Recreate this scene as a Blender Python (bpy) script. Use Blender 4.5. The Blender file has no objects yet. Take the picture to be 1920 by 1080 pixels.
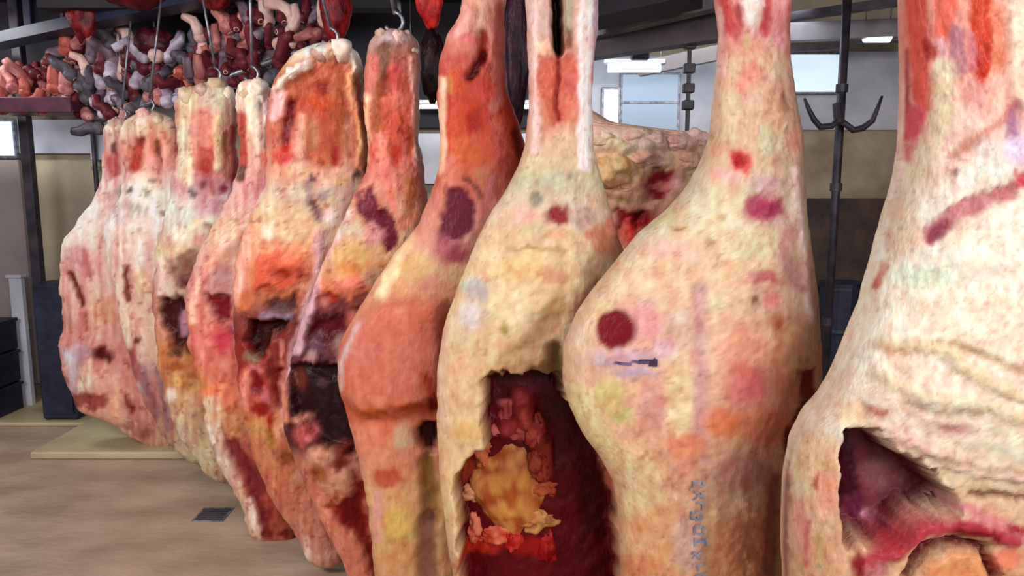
import bpy, bmesh, math, random
import numpy as np
from mathutils import Vector, Matrix

# ------------------------------------------------------------------ camera, world, lights, exposure
F = 1400.0
PITCH = math.radians(8.0)
CAMZ = 1.8
sc = bpy.context.scene
COL = sc.collection
cam_d = bpy.data.cameras.new('camera'); cam = bpy.data.objects.new('camera', cam_d); COL.objects.link(cam)
cam_d.sensor_width = 36.0; cam_d.lens = 36.0 * F / 1920.0; cam_d.clip_start = 0.05
cam.location = (0, 0, CAMZ); cam.rotation_euler = (math.pi / 2 - PITCH, 0, 0)
sc.camera = cam
w = bpy.data.worlds.new('world'); sc.world = w; w.use_nodes = True
w.node_tree.nodes['Background'].inputs[0].default_value = (0.80, 0.86, 1.0, 1)
w.node_tree.nodes['Background'].inputs[1].default_value = 0.58
sc.view_settings.view_transform = 'Standard'; sc.view_settings.look = 'None'
sc.view_settings.exposure = 0.42; sc.view_settings.gamma = 1.0
sc.view_settings.use_curve_mapping = False
try:
    sc.cycles.max_bounces = 5; sc.cycles.diffuse_bounces = 3
except Exception: pass

def area(name, loc, size, energy, color, target):
    l = bpy.data.lights.new(name, 'AREA'); l.shape = 'RECTANGLE'; l.size, l.size_y = size
    l.energy = energy; l.color = color
    o = bpy.data.objects.new(name, l); COL.objects.link(o); o.location = loc
    o.rotation_euler = (Vector(target) - Vector(loc)).to_track_quat('-Z', 'Y').to_euler()
    return o
area('ceiling_lamp_row_behind', (1.6, -1.6, 3.0), (2.4, 1.0), 125, (1.0, .955, .95), (0.2, 3.0, 1.3))
area('ceiling_lamp_row_left', (-3.0, 1.0, 3.0), (1.6, 1.0), 95, (1.0, .95, .94), (-1.2, 4.2, 1.3))
area('ceiling_lamp_back', (0.3, 5.2, 2.95), (3.5, 0.25), 22, (0.85, .93, 1.0), (0.3, 5.4, 0.0))
area('ceiling_lamp_back_left', (-4.2, 5.0, 2.95), (1.2, 0.25), 22, (0.95, .97, 1.0), (-4.2, 5.4, 0.0))

# ------------------------------------------------------------------ helpers
CP, SP = math.cos(PITCH), math.sin(PITCH)
def P(px, py, Y):
    a = (px - 960) / F; b = (py - 540) / F
    ry = CP - b * SP; rz = -SP - b * CP
    s = Y / ry
    return Vector((a * s, Y, CAMZ + rz * s))
def proj(x, y, z):
    dz = z - CAMZ
    fw = y * CP - dz * SP; up = y * SP + dz * CP
    return 960 + F * x / fw, 540 - F * up / fw
def lin(c):
    c = np.asarray(c, float) / 255.0
    return np.where(c <= 0.04045, c / 12.92, ((c + 0.055) / 1.055) ** 2.4)
def tag(o, label=None, cat=None, group=None, kind=None):
    if label: o['label'] = label
    if cat: o['category'] = cat
    if group: o['group'] = group
    if kind: o['kind'] = kind
    return o
def empty(name, loc, label=None, cat=None, group=None):
    o = bpy.data.objects.new(name, None); COL.objects.link(o); o.location = loc
    o.empty_display_size = 0.05
    return tag(o, label, cat, group)
bpy_inv = {}
def link(name, me, mat, parent=None, loc=None):
    o = bpy.data.objects.new(name, me); COL.objects.link(o)
    if mat and not me.materials: me.materials.append(mat)
    if parent is not None:
        o.parent = parent
        o.location = Vector(loc) if loc is not None else (0, 0, 0)
    elif loc is not None: o.location = loc
    return o
def finish(bm, name, mat, parent=None, loc=None, smooth=False, origin=None):
    """bm is in world coordinates when origin is given: it is shifted to that origin"""
    if origin is not None:
        bmesh.ops.translate(bm, vec=-Vector(origin), verts=bm.verts)
    me = bpy.data.meshes.new(name); bm.to_mesh(me); bm.free()
    if smooth:
        for p in me.polygons: p.use_smooth = True
    return link(name, me, mat, parent, loc)
def bx(bm, lo, hi, bev=0.0):
    r = bmesh.ops.create_cube(bm, size=1.0)
    vs = r['verts']
    lo = Vector(lo); hi = Vector(hi)
    for v in vs:
        v.co = Vector(((lo.x + hi.x) / 2 + v.co.x * (hi.x - lo.x), (lo.y + hi.y) / 2 + v.co.y * (hi.y - lo.y), (lo.z + hi.z) / 2 + v.co.z * (hi.z - lo.z)))
    if bev > 0:
        es = list({e for v in vs for e in v.link_edges})
        bmesh.ops.bevel(bm, geom=es, offset=bev, segments=1, affect='EDGES')
def tube(bm, pts, rad, n=8, cap=True):
    pts = [Vector(p) for p in pts]
    rads = rad if isinstance(rad, (list, tuple)) else [rad] * len(pts)
    rings = []; prev = None
    for i, p in enumerate(pts):
        t = (pts[min(i + 1, len(pts) - 1)] - pts[max(i - 1, 0)]).normalized()
        if prev is None:
            a = Vector((0, 0, 1)) if abs(t.z) < 0.9 else Vector((1, 0, 0))
            u = t.cross(a).normalized()
        else:
            u = (prev - t * prev.dot(t)).normalized()
        prev = u; v = t.cross(u)
        rings.append([bm.verts.new(p + (u * math.cos(k * 2 * math.pi / n) + v * math.sin(k * 2 * math.pi / n)) * rads[i]) for k in range(n)])
    for a, b in zip(rings, rings[1:]):
        for k in range(n):
            bm.faces.new((a[k], a[(k + 1) % n], b[(k + 1) % n], b[k]))
    if cap:
        bm.faces.new(rings[0][::-1]); bm.faces.new(rings[-1])
def beam(bm, a, b, wdt, hgt):
    """box bar from a to b, wdt sideways, hgt in z"""
    a = Vector(a); b = Vector(b); d = (b - a).normalized()
    s = d.cross(Vector((0, 0, 1))).normalized() * wdt / 2; u = Vector((0, 0, hgt / 2))
    vs = [bm.verts.new(q + s * i + u * j) for q in (a, b) for i, j in ((-1, -1), (1, -1), (1, 1), (-1, 1))]
    for f in ((0, 1, 2, 3), (7, 6, 5, 4), (0, 4, 5, 1), (1, 5, 6, 2), (2, 6, 7, 3), (3, 7, 4, 0)):
        bm.faces.new([vs[i] for i in f])

# value noise
_rs = np.random.RandomState(7)
_tab = _rs.rand(256, 256)
def vnoise(x, y, seed=0):
    x = x + seed * 17.31; y = y + seed * 9.73
    xi = np.floor(x).astype(int); yi = np.floor(y).astype(int)
    fx = x - xi; fy = y - yi
    fx = fx * fx * (3 - 2 * fx); fy = fy * fy * (3 - 2 * fy)
    g = lambda a, b: _tab[a & 255, b & 255]
    return ((g(xi, yi) * (1 - fx) + g(xi + 1, yi) * fx) * (1 - fy) + (g(xi, yi + 1) * (1 - fx) + g(xi + 1, yi + 1) * fx) * fy) * 2 - 1
def fbm(x, y, seed=0, o=3):
    s = 0; a = 1; t = 0
    for k in range(o):
        s = s + a * vnoise(x * 2 ** k, y * 2 ** k, seed + k * 3.7); t += a; a *= 0.55
    return s / t

# ------------------------------------------------------------------ materials
def mat(name, col, rough=0.5, metal=0.0, col2=None, scale=6.0, bump=0.0, bscale=40.0, spec=0.5, stretch=(1, 1, 1), detail=6, coat=0.0, lo=.35, hi=.65):
    m = bpy.data.materials.new(name); m.use_nodes = True; nt = m.node_tree; n = nt.nodes; b = n['Principled BSDF']
    b.inputs['Roughness'].default_value = rough; b.inputs['Metallic'].default_value = metal
    b.inputs['Specular IOR Level'].default_value = spec; b.inputs['Coat Weight'].default_value = coat
    b.inputs['Coat Roughness'].default_value = 0.2
    c1 = (*lin(col), 1)
    b.inputs['Base Color'].default_value = c1
    tc = n.new('ShaderNodeTexCoord'); mp = n.new('ShaderNodeMapping'); mp.inputs['Scale'].default_value = stretch
    nt.links.new(tc.outputs['Object'], mp.inputs[0])
    if col2 is not None:
        nz = n.new('ShaderNodeTexNoise'); nz.inputs['Scale'].default_value = scale; nz.inputs['Detail'].default_value = detail
        nt.links.new(mp.outputs[0], nz.inputs['Vector'])
        r = n.new('ShaderNodeValToRGB'); r.color_ramp.elements[0].position = lo; r.color_ramp.elements[1].position = hi
        r.color_ramp.elements[0].color = c1; r.color_ramp.elements[1].color = (*lin(col2), 1)
        nt.links.new(nz.outputs[0], r.inputs[0]); nt.links.new(r.outputs[0], b.inputs['Base Color'])
    if bump > 0:
        nb = n.new('ShaderNodeTexNoise'); nb.inputs['Scale'].default_value = bscale; nb.inputs['Detail'].default_value = 5
        nt.links.new(mp.outputs[0], nb.inputs['Vector'])
        bp = n.new('ShaderNodeBump'); bp.inputs['Strength'].default_value = bump; bp.inputs['Distance'].default_value = 0.02
        nt.links.new(nb.outputs[0], bp.inputs['Height']); nt.links.new(bp.outputs[0], b.inputs['Normal'])
    return m
def emis(name, col, s):
    m = bpy.data.materials.new(name); m.use_nodes = True; b = m.node_tree.nodes['Principled BSDF']
    b.inputs['Base Color'].default_value = (*lin(col), 1)
    b.inputs['Emission Color'].default_value = (*lin(col), 1); b.inputs['Emission Strength'].default_value = s
    return m
def flesh_mat():
    m = bpy.data.materials.new('wet_flesh_and_fat'); m.use_nodes = True; nt = m.node_tree; n = nt.nodes; b = n['Principled BSDF']
    at = n.new('ShaderNodeAttribute'); at.attribute_name = 'flesh'
    tc = n.new('ShaderNodeTexCoord')
    mp = n.new('ShaderNodeMapping'); mp.inputs['Scale'].default_value = (1, 1, 0.45); nt.links.new(tc.outputs['Object'], mp.inputs[0])
    n1 = n.new('ShaderNodeTexNoise'); n1.inputs['Scale'].default_value = 45; n1.inputs['Detail'].default_value = 5
    nt.links.new(mp.outputs[0], n1.inputs['Vector'])
    r = n.new('ShaderNodeValToRGB'); r.color_ramp.elements[0].position = .3; r.color_ramp.elements[1].position = .7
    r.color_ramp.elements[0].color = (.84, .74, .71, 1); r.color_ramp.elements[1].color = (1.0, 1.0, 1.0, 1)
    nt.links.new(n1.outputs[0], r.inputs[0])
    mx = n.new('ShaderNodeMix'); mx.data_type = 'RGBA'; mx.blend_type = 'MULTIPLY'; mx.inputs[0].default_value = 0.8
    nt.links.new(at.outputs['Color'], mx.inputs[6]); nt.links.new(r.outputs[0], mx.inputs[7])
    nt.links.new(mx.outputs[2], b.inputs['Base Color'])
    n2 = n.new('ShaderNodeTexNoise'); n2.inputs['Scale'].default_value = 90; n2.inputs['Detail'].default_value = 6
    nt.links.new(mp.outputs[0], n2.inputs['Vector'])
    bp = n.new('ShaderNodeBump'); bp.inputs['Strength'].default_value = 0.45; bp.inputs['Distance'].default_value = 0.008
    nt.links.new(n2.outputs[0], bp.inputs['Height']); nt.links.new(bp.outputs[0], b.inputs['Normal'])
    b.inputs['Roughness'].default_value = 0.40; b.inputs['Specular IOR Level'].default_value = 0.16
    b.inputs['Subsurface Weight'].default_value = 0.0
    return m
M = {}
M['flesh'] = flesh_mat()
M['steel'] = mat('galvanised_steel', (150, 152, 160), 0.4, 0.7, (96, 96, 106), 30)
M['dark_steel'] = mat('dark_painted_steel', (34, 34, 44), 0.5, 0.3, (70, 62, 70), 9)
M['navy'] = mat('navy_paint', (14, 18, 40), 0.5, 0.0, (34, 40, 66), 12)
M['ink_blue'] = mat('blue_marking_ink', (124, 128, 148), 0.6, 0, (172, 168, 174), 60)
M['ink_violet'] = mat('violet_marking_ink', (84, 60, 100), 0.6, 0, (130, 100, 135), 70)
M['tan_wall'] = mat('stained_tan_wall', (176, 164, 134), 0.6, 0, (140, 128, 112), 1.6, 0.2, 20)
M['brown_wall'] = mat('stained_brown_wall', (176, 158, 132), 0.6, 0, (128, 108, 88), 3.0, 0.2, 20)
M['dark_brown'] = mat('dark_brown_panel', (84, 62, 52), 0.6, 0, (44, 30, 28), 4.0, 0.2, 20)
M['stainless'] = mat('dull_stainless_panel', (206, 208, 218), 0.4, 0.1, (164, 166, 178), 2.2)
M['mauve'] = mat('mauve_grey_panel', (128, 112, 118), 0.5, 0.1, (150, 140, 136), 1.4)
M['floor'] = mat('wet_concrete_floor', (178, 153, 130), 0.45, 0, (146, 122, 100), 2.6, 0.25, 14, stretch=(1, 1.7, 1), lo=.3, hi=.7)
M['kerb'] = mat('pale_concrete_kerb', (186, 172, 132), 0.5, 0, (172, 154, 120), 4.0, 0.2, 30)
M['ceiling'] = mat('grey_corrugated_ceiling', (104, 100, 116), 0.6, 0.1, (66, 62, 78), 1.8)
M['ceil_dark'] = mat('dark_backdrop_and_beam', (14, 12, 24), 0.7, 0.0, (30, 22, 34), 3)
M['beam_grey'] = mat('grey_ceiling_beam', (150, 146, 152), 0.5, 0.2, (112, 104, 110), 5)
M['lamp'] = emis('lit_fluorescent_tube', (222, 246, 255), 1.6)
M['window'] = emis('daylit_window_pane', (206, 226, 240), 0.62)
M['window_dim'] = emis('frosted_bluish_pane', (160, 178, 198), 0.25)
M['white'] = mat('white_enamel', (232, 234, 230), 0.35)

# ------------------------------------------------------------------ the setting
YB = 6.1
def struct(bm, name, m, **k):
    o = finish(bm, name, m, **k); o['kind'] = 'structure'; return o
bm = bmesh.new(); bx(bm, (-8, -4, -0.1), (6, YB + 3, 0.0)); struct(bm, 'floor', M['floor'])
bm = bmesh.new(); bx(bm, (-8, -4, 3.3), (6, YB + 0.2, 3.4)); struct(bm, 'ceiling', M['ceiling'])
bm = bmesh.new(); bx(bm, (-8, YB, 0), (6, YB + 0.15, 3.3)); struct(bm, 'wall_back', M['tan_wall'])
bm = bmesh.new(); bx(bm, (4.6, -4, 0), (4.75, YB, 3.3)); struct(bm, 'wall_right', M['brown_wall'])
bm = bmesh.new(); bx(bm, (-6.2, 0.5, 0), (-6.05, YB, 3.3)); struct(bm, 'wall_left', M['mauve'])

# ------------------------------------------------------------------ carcass builder
def smooth01(t):
    t = np.clip(t, 0, 1); return t * t * (3 - 2 * t)
def sd_poly(x, y, pts):
    pts = np.asarray(pts, float); d = np.full(x.shape, 1e9); ins = np.zeros(x.shape, bool)
    n = len(pts)
    for i in range(n):
        ax, ay = pts[i]; bx_, by_ = pts[(i + 1) % n]
        ex, ey = bx_ - ax, by_ - ay
        t = np.clip(((x - ax) * ex + (y - ay) * ey) / (ex * ex + ey * ey + 1e-9), 0, 1)
        d = np.minimum(d, np.hypot(x - ax - t * ex, y - ay - t * ey))
        c = ((ay > y) != (by_ > y)) & (x < (bx_ - ax) * (y - ay) / (by_ - ay + 1e-12) + ax)
        ins ^= c
    return np.where(ins, -d, d)
def sd_line(x, y, pts, wd):
    d = np.full(x.shape, 1e9)
    for (ax, ay), (bx_, by_) in zip(pts, pts[1:]):
        ex, ey = bx_ - ax, by_ - ay
        t = np.clip(((x - ax) * ex + (y - ay) * ey) / (ex * ex + ey * ey + 1e-9), 0, 1)
        d = np.minimum(d, np.hypot(x - ax - t * ex, y - ay - t * ey))
    return d - wd
def sd_ell(x, y, e):
    cx, cy, rx, ry = e[:4]; a = math.radians(e[4]) if len(e) > 4 else 0
    u = (x - cx) * math.cos(a) + (y - cy) * math.sin(a); v = -(x - cx) * math.sin(a) + (y - cy) * math.cos(a)
    q = np.hypot(u / rx, v / ry)
    return (q - 1) * min(rx, ry)

def E(cx, cy, rx, ry, col, soft=6, dep=0.0, part=None, rot=0, warp=4, op=1.0, name=None): return ('E', (cx, cy, rx, ry, rot), col, soft, dep, part, warp, op)
def G(pts, col, soft=6, dep=0.0, part=None, warp=5, op=1.0): return ('P', pts, col, soft, dep, part, warp, op)
def L(pts, wd, col, soft=4, dep=0.0, part=None, warp=3, op=1.0): return ('L', (pts, wd), col, soft, dep, part, warp, op)

def carcass(d, rows, base, feats, seed, label, thick=0.55, tmax=0.15, spc=5.0, split=None, spk=1.0, name='beef_carcass', relief=1.0, body='side_of_beef', edge=3.0, group='beef carcasses hanging in a row', leg='shank', stri=.12, spots=.6):
    """rows: (py, left px, right px). base: (py, colour) stops. split: py above which the faces are the shank"""
    rows = sorted(rows); ys = np.array([r[0] for r in rows], float)
    s = spc
    nr = int((ys[-1] - ys[0]) / s) + 1
    yy = np.linspace(ys[0], ys[-1], nr)
    xl = np.interp(yy, ys, [r[1] for r in rows]); xr = np.interp(yy, ys, [r[2] for r in rows])
    k = max(3, int(18 / s)) | 1; ker = np.hanning(k + 2)[1:-1]; ker /= ker.sum()
    def sm(a): return np.convolve(np.pad(a, k // 2, mode='edge'), ker, mode='valid')
    xl = sm(xl); xr = sm(xr)
    cx = (xl + xr) / 2; hw = (xr - xl) / 2
    cap = np.minimum(1, np.minimum((yy - yy[0] + 1) / 26.0, (yy[-1] - yy + 1) / 30.0)); cap = np.sqrt(1 - (1 - cap) ** 2)
    hw = hw * cap
    zc = np.array([P(960, y, d).z for y in yy])
    m2 = np.array([(P(1960, y, d).x) / 1000.0 for y in yy])    # metres per px in each row
    nf = max(14, int(2 * hw.max() / s)); nb = max(8, nf // 4)
    phf = np.linspace(-math.pi / 2, math.pi / 2, nf + 1); phb = np.linspace(math.pi / 2, 1.5 * math.pi, nb + 1)[1:-1]
    ph = np.concatenate([phf, phb]); nc = len(ph)
    U = np.sin(ph)[None, :]; V = np.cos(ph)[None, :]
    U = np.sign(U) * np.abs(U) ** 0.9; V = np.sign(V) * np.abs(V) ** 0.8
    eL = 1 + 0 * yy
    enoise = fbm(yy / 24.0, yy * 0 + seed, seed, 4) * edge
    enoise2 = fbm(yy / 24.0, yy * 0 + seed + 50, seed, 4) * edge
    X = cx[:, None] + hw[:, None] * U + np.where(U < 0, enoise[:, None], enoise2[:, None]) * np.abs(U) * cap[:, None]
    hwm = hw * m2
    T = np.minimum(hwm * thick * 2, tmax * (1 - np.exp(-hwm * thick * 2 / tmax)))
    X0 = (X - 960) * m2[:, None]; Y0 = d - T[:, None] * V; Z0 = np.repeat(zc[:, None], nc, 1)
    # feature space: project base surface
    px, py = proj(X0, Y0, Z0)
    front = (V > -0.05) * np.ones_like(px)
    # colours
    by = np.array([b[0] for b in base], float); bc = lin([b[1] for b in base])
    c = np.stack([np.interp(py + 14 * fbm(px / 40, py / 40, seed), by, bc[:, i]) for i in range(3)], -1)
    dep = np.zeros_like(px)
    pid = np.zeros(px.shape, int); names = {0: body}
    if split is not None:
        names[1] = leg; pid[(py < split)] = 1
    amp = 1.0
    W1 = fbm(px / 19, py / 26, seed + 1.3, 3); W2 = fbm(px / 16, py / 22, seed + 31.7, 3)
    for i, f in enumerate(feats):
        kind, geo, colr, soft, dp, part, warp, op = f
        wk = warp * 2.0; wx = px + wk * W1 ; wy = py + wk * 1.6 * W2
        if kind == 'E': sd = sd_ell(wx, wy, geo)
        elif kind == 'P': sd = sd_poly(wx, wy, geo)
        else: sd = sd_line(wx, wy, geo[0], geo[1])
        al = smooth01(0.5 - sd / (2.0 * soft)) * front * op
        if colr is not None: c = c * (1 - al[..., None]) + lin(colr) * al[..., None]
        if dp:
            g = smooth01(0.5 - sd / (2.0 * max(soft, 9)))
            dep += dp * g * front
        if part:
            key = max(names) + 1; names[key] = part; pid[(sd < 0) & (front > 0)] = key
    # small scale flesh variation
    q = fbm(px / 13, py / 20, seed + 5, 3); q2 = fbm(px / 30, py / 26, seed + 9, 3); q3 = fbm(px / 7, py / 7, seed + 13, 2)
    gry = np.stack([1 + 0.10 * q + .05 * q3, 1 + 0.27 * q + .14 * q2 + .10 * q3, 1 + 0.27 * q + .24 * q2 + .10 * q3], -1)
    c = c * (1 + (gry - 1) * spk)
    st = fbm(px / 6.5, py / 75, seed + 40, 2) * stri
    c = c * np.stack([1 + .5 * st, 1 + 1.25 * st, 1 + 1.15 * st], -1)
    sp1 = smooth01((fbm(px / 8, py / 10, seed + 60, 2) - .38) / .25) * spots; sp2 = smooth01((fbm(px / 9, py / 9, seed + 70, 2) - .40) / .25) * spots
    c = c * (1 - sp1[..., None] * np.array([.28, .45, .42])); c = c * (1 - .45 * sp2[..., None]) + .45 * sp2[..., None] * np.clip(c * 1.5 + .02, 0, 1)
    c = np.clip(c, 0.002, 0.9)
    # relief
    rel = relief * (0.010 * fbm(px / 60, py / 80, seed + 2) + 0.006 * fbm(px / 22, py / 34, seed + 3) + 0.0034 * fbm(px / 8, py / 10, seed + 4)) * (d / 2.2) ** .5
    disp = rel * np.clip(V, 0.15, 1) * np.minimum(1, hwm / .05)[:, None] + dep
    lim = -1.55 * T[:, None] * np.clip(V, 0, 1)
    disp = np.maximum(disp, lim)
    Y1 = Y0 - disp * (front > 0) 
    pos = np.stack([X0, Y1, Z0], -1)
    # normals
    du = np.roll(pos, -1, 1) - np.roll(pos, 1, 1); dv = np.gradient(pos, axis=0)
    nn = np.cross(du, dv); nn /= np.linalg.norm(nn, axis=-1, keepdims=True) + 1e-12
    ctr = np.stack([(X0.min(1) + X0.max(1)) / 2, np.full(nr, d), zc], -1)
    if np.mean(np.sum(nn * (pos - ctr[:, None, :]), -1)) < 0: nn = -nn; flip = True
    else: flip = False
    ii, jj = np.meshgrid(np.arange(nr - 1), np.arange(nc), indexing='ij')
    a = ii * nc + jj; b = ii * nc + (jj + 1) % nc; e = (ii + 1) * nc + (jj + 1) % nc; g = (ii + 1) * nc + jj
    quads = np.stack([a, b, e, g], -1).reshape(-1, 4)
    if flip: quads = quads
    # orientation check with first-row quad
    P_ = pos.reshape(-1, 3); N_ = nn.reshape(-1, 3); C_ = c.reshape(-1, 3)
    m = quads[len(quads) // 2]
    fn = np.cross(P_[m[1]] - P_[m[0]], P_[m[2]] - P_[m[0]])
    if np.dot(fn, N_[m[0]]) < 0: quads = quads[:, ::-1]
    fp = pid.reshape(-1)[quads].max(1)
    zmin = P_[:, 2].min()
    root = empty(name, (float(ctr[nr // 2, 0]), d, float(zmin)), label, 'carcass', group)
    off = np.array(root.location)
    for key, nm in names.items():
        qs = quads[fp == key]
        caps = []
        if len(qs) < 3: continue
        used, inv = np.unique(qs, return_inverse=True); inv = inv.reshape(-1, 4)
        me = bpy.data.meshes.new(nm)
        faces = inv.tolist()
        vs = (P_[used] - off).tolist()
        for r_ in (0, nr - 1):
            ring = np.arange(nc) + r_ * nc
            if np.isin(ring, used).all() and (fp.reshape(nr - 1, nc)[min(r_, nr - 2)] == key).mean() > .5:
                loc_ = np.searchsorted(used, ring).tolist()
                faces.append(loc_ if r_ else loc_[::-1])
        me.from_pydata(vs, [], faces)
        me.polygons.foreach_set('use_smooth', [True] * len(me.polygons))
        ca = me.color_attributes.new('flesh', 'FLOAT_COLOR', 'POINT')
        buf = np.ones((len(used), 4), np.float32); buf[:, :3] = C_[used]
        ca.data.foreach_set('color', buf.ravel())
        me.normals_split_custom_set_from_vertices(N_[used].tolist())
        link(nm, me, M['flesh'], root)
    root['_d'] = d
    def surf(ax, ay):
        """front surface point under a pixel"""
        dd = (px[:, :nf + 1] - ax) ** 2 + (py[:, :nf + 1] - ay) ** 2
        r_, c_ = np.unravel_index(np.argmin(dd), dd.shape)
        return Vector(pos[r_, c_])
    return root, surf, Vector((float((cx[0] - 960) * m2[0]), d, float(zc[0])))

def lump(bm, c, r, seed=0, amp=0.25, sub=3):
    rr = bmesh.ops.create_icosphere(bm, subdivisions=sub, radius=1.0)
    vs = rr['verts']
    P_ = np.array([v.co[:] for v in vs])
    k = 1 + amp * (fbm(P_[:, 0] * 1.7 + P_[:, 1] * .6, P_[:, 2] * 1.7 - P_[:, 1], seed) + .35 * fbm(P_[:, 0] * 5 + P_[:, 1], P_[:, 2] * 5 + P_[:, 1] * 3, seed + 3))
    for v, kk in zip(vs, k):
        v.co = Vector((c[0] + v.co.x * r[0] * kk, c[1] + v.co.y * r[1] * kk, c[2] + v.co.z * r[2] * kk))
def flesh_lump(name, c, r, cols, seed, parent, amp=.25, sub=3):
    """a lump part/thing of flesh with mottled colour; c in world"""
    org = Vector(parent.location) if parent is not None else Vector(c)
    bm = bmesh.new(); lump(bm, Vector(c) - org, r, seed, amp, sub)
    me = bpy.data.meshes.new(name); bm.to_mesh(me); bm.free()
    me.polygons.foreach_set('use_smooth', [True] * len(me.polygons))
    co = np.array([v.co[:] for v in me.vertices]); 
    t = smooth01(0.5 + 1.4 * fbm(co[:, 0] * 40 + co[:, 1] * 9, co[:, 2] * 40, seed + 8))
    cc = lin(cols[0])[None] * (1 - t[:, None]) + lin(cols[1])[None] * t[:, None]
    ca = me.color_attributes.new('flesh', 'FLOAT_COLOR', 'POINT'); buf = np.ones((len(co), 4), np.float32); buf[:, :3] = cc
    ca.data.foreach_set('color', buf.ravel())
    o = link(name, me, M['flesh'], parent)
    if parent is None: o.location = c
    return o

# ------------------------------------------------------------------ the row of carcasses, far to near
CARC = []
def add(*a, **k): CARC.append(carcass(*a, **k)); return CARC[-1]
CREAM = (238, 216, 182); PALE = (240, 228, 208); PINK = (226, 160, 140); PEACH = (226, 168, 132); RED = (190, 60, 45)
DRED = (120, 22, 30); MAR = (62, 8, 14); MAUVE = (206, 168, 168); YEL = (226, 204, 150); ORG = (206, 128, 78); TAN = (206, 174, 132)
SALM = (214, 124, 96); BRN = (122, 62, 40); VIO = (128, 34, 62)

# 1 farthest
add(4.9, [(222, 210, 250), (240, 196, 262), (260, 196, 270), (300, 196, 285), (350, 190, 300), (400, 160, 310), (450, 124, 320), (500, 116, 330), (560, 118, 330), (620, 122, 330), (650, 112, 330), (700, 124, 330), (735, 134, 330), (768, 150, 330), (785, 205, 335), (812, 240, 340), (842, 280, 345)],
    [(230, (216, 194, 176)), (290, (232, 164, 146)), (340, (244, 212, 198)), (400, (250, 238, 224)), (450, (246, 222, 206)), (490, (238, 186, 174)), (560, (234, 182, 162)), (640, (222, 158, 140)), (730, (228, 160, 138)), (800, (206, 150, 124)), (850, (200, 164, 126))],
    [G([(200, 288), (222, 288), (228, 322), (205, 330)], (196, 104, 96), 6, part='lean_meat'), L([(214, 268), (216, 284)], 5, (110, 66, 66)),
     E(206, 238, 8, 7, (214, 200, 190)), E(225, 246, 12, 9, (226, 206, 170)), E(232, 360, 14, 10, (176, 146, 132)), E(245, 380, 10, 6, (120, 96, 92), 4),
     E(150, 485, 24, 30, (222, 158, 154), 14), L([(132, 512), (148, 555), (152, 572)], 6, (116, 36, 20), 4, -.02), L([(160, 590), (162, 615)], 4, (176, 84, 56), 5), L([(160, 470), (166, 520)], 6, (196, 118, 118)),
     E(195, 580, 30, 30, (222, 166, 136), 14), E(186, 665, 24, 13, (108, 22, 22), 7, -.02, part='cut_muscle'), L([(172, 664), (205, 672)], 5, (84, 10, 14), 4),
     G([(112, 655), (160, 642), (172, 660), (150, 700), (148, 740), (132, 742), (128, 690)], (214, 190, 196), 8), E(162, 712, 18, 28, (242, 214, 184), 8, .02, part='fat_lobe'),
     G([(134, 738), (205, 742), (196, 768), (140, 764)], (158, 76, 66), 5, part='trimmed_muscle'), L([(232, 500), (236, 560), (238, 600)], 5, (112, 60, 38), 4, -.015), L([(236, 745), (246, 770)], 7, (136, 54, 36), 5), E(240, 796, 14, 6, (150, 84, 66)), E(272, 812, 14, 10, (158, 106, 82)), E(255, 640, 8, 7, (104, 48, 24), 4), E(214, 756, 8, 26, (238, 168, 134), 5)],
    1, 'farthest beef carcass at the left end of the row, beside the navy post', split=345, spc=4, tmax=.13, edge=7, stri=.5, spots=1.1)
# 2
add(4.5, [(206, 262, 300), (222, 240, 330), (250, 226, 348), (270, 228, 350), (320, 240, 360), (370, 226, 370), (430, 200, 380), (500, 205, 385), (560, 222, 385), (640, 238, 385), (720, 262, 385), (780, 290, 400), (840, 330, 410), (868, 350, 400)],
    [(230, (222, 196, 166)), (280, (216, 132, 112)), (320, (226, 168, 152)), (360, (240, 238, 218)), (420, (248, 234, 218)), (500, (234, 204, 184)), (600, (240, 208, 176)), (700, (210, 160, 148)), (780, (196, 146, 124)), (860, (198, 170, 134))],
    [E(266, 225, 12, 12, (250, 216, 206), 5, .012, part='shank_end'), E(252, 245, 10, 8, (228, 204, 168)), L([(262, 268), (258, 290), (252, 312)], 11, (170, 56, 40), 6, -.012, part='lean_meat'), E(262, 268, 8, 8, (110, 36, 18), 4), L([(296, 268), (298, 300)], 5, (120, 56, 26), 4, -.015), L([(297, 300), (297, 322)], 4, (180, 110, 96)), L([(277, 272), (280, 310)], 5, (238, 158, 146), 4), L([(312, 250), (314, 300)], 9, (236, 160, 136), 6, .01),
     E(300, 375, 40, 14, (232, 236, 214), 10, rot=-35), E(250, 395, 25, 18, (222, 196, 180), 10), E(244, 358, 7, 7, (118, 100, 96), 4), E(288, 335, 7, 7, (160, 140, 128), 4), E(276, 362, 6, 6, (170, 154, 132), 4), E(252, 392, 12, 8, (186, 178, 160), 6), E(220, 410, 12, 12, (236, 232, 230), 8), E(308, 398, 8, 6, (162, 146, 130), 4), E(302, 445, 8, 12, (172, 146, 140), 5), E(298, 466, 5, 6, (136, 114, 110), 4), E(285, 420, 14, 10, (238, 196, 184), 8),
     L([(236, 500), (238, 560)], 5, (130, 72, 46), 4, -.02), L([(262, 520), (280, 600), (300, 660), (312, 700)], 16, (236, 206, 170), 10), E(255, 640, 7, 8, (108, 52, 26), 4), L([(262, 690), (280, 740), (292, 780)], 9, (156, 110, 112), 8), L([(296, 690), (305, 740), (318, 800)], 7, (160, 124, 124), 5), L([(245, 660), (262, 710)], 6, (166, 92, 84), 5)],
    2, 'second beef carcass from the far left end, with two red cuts on its shank', split=340, spc=4, tmax=.13, edge=7, stri=.5, spots=1.1)
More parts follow.
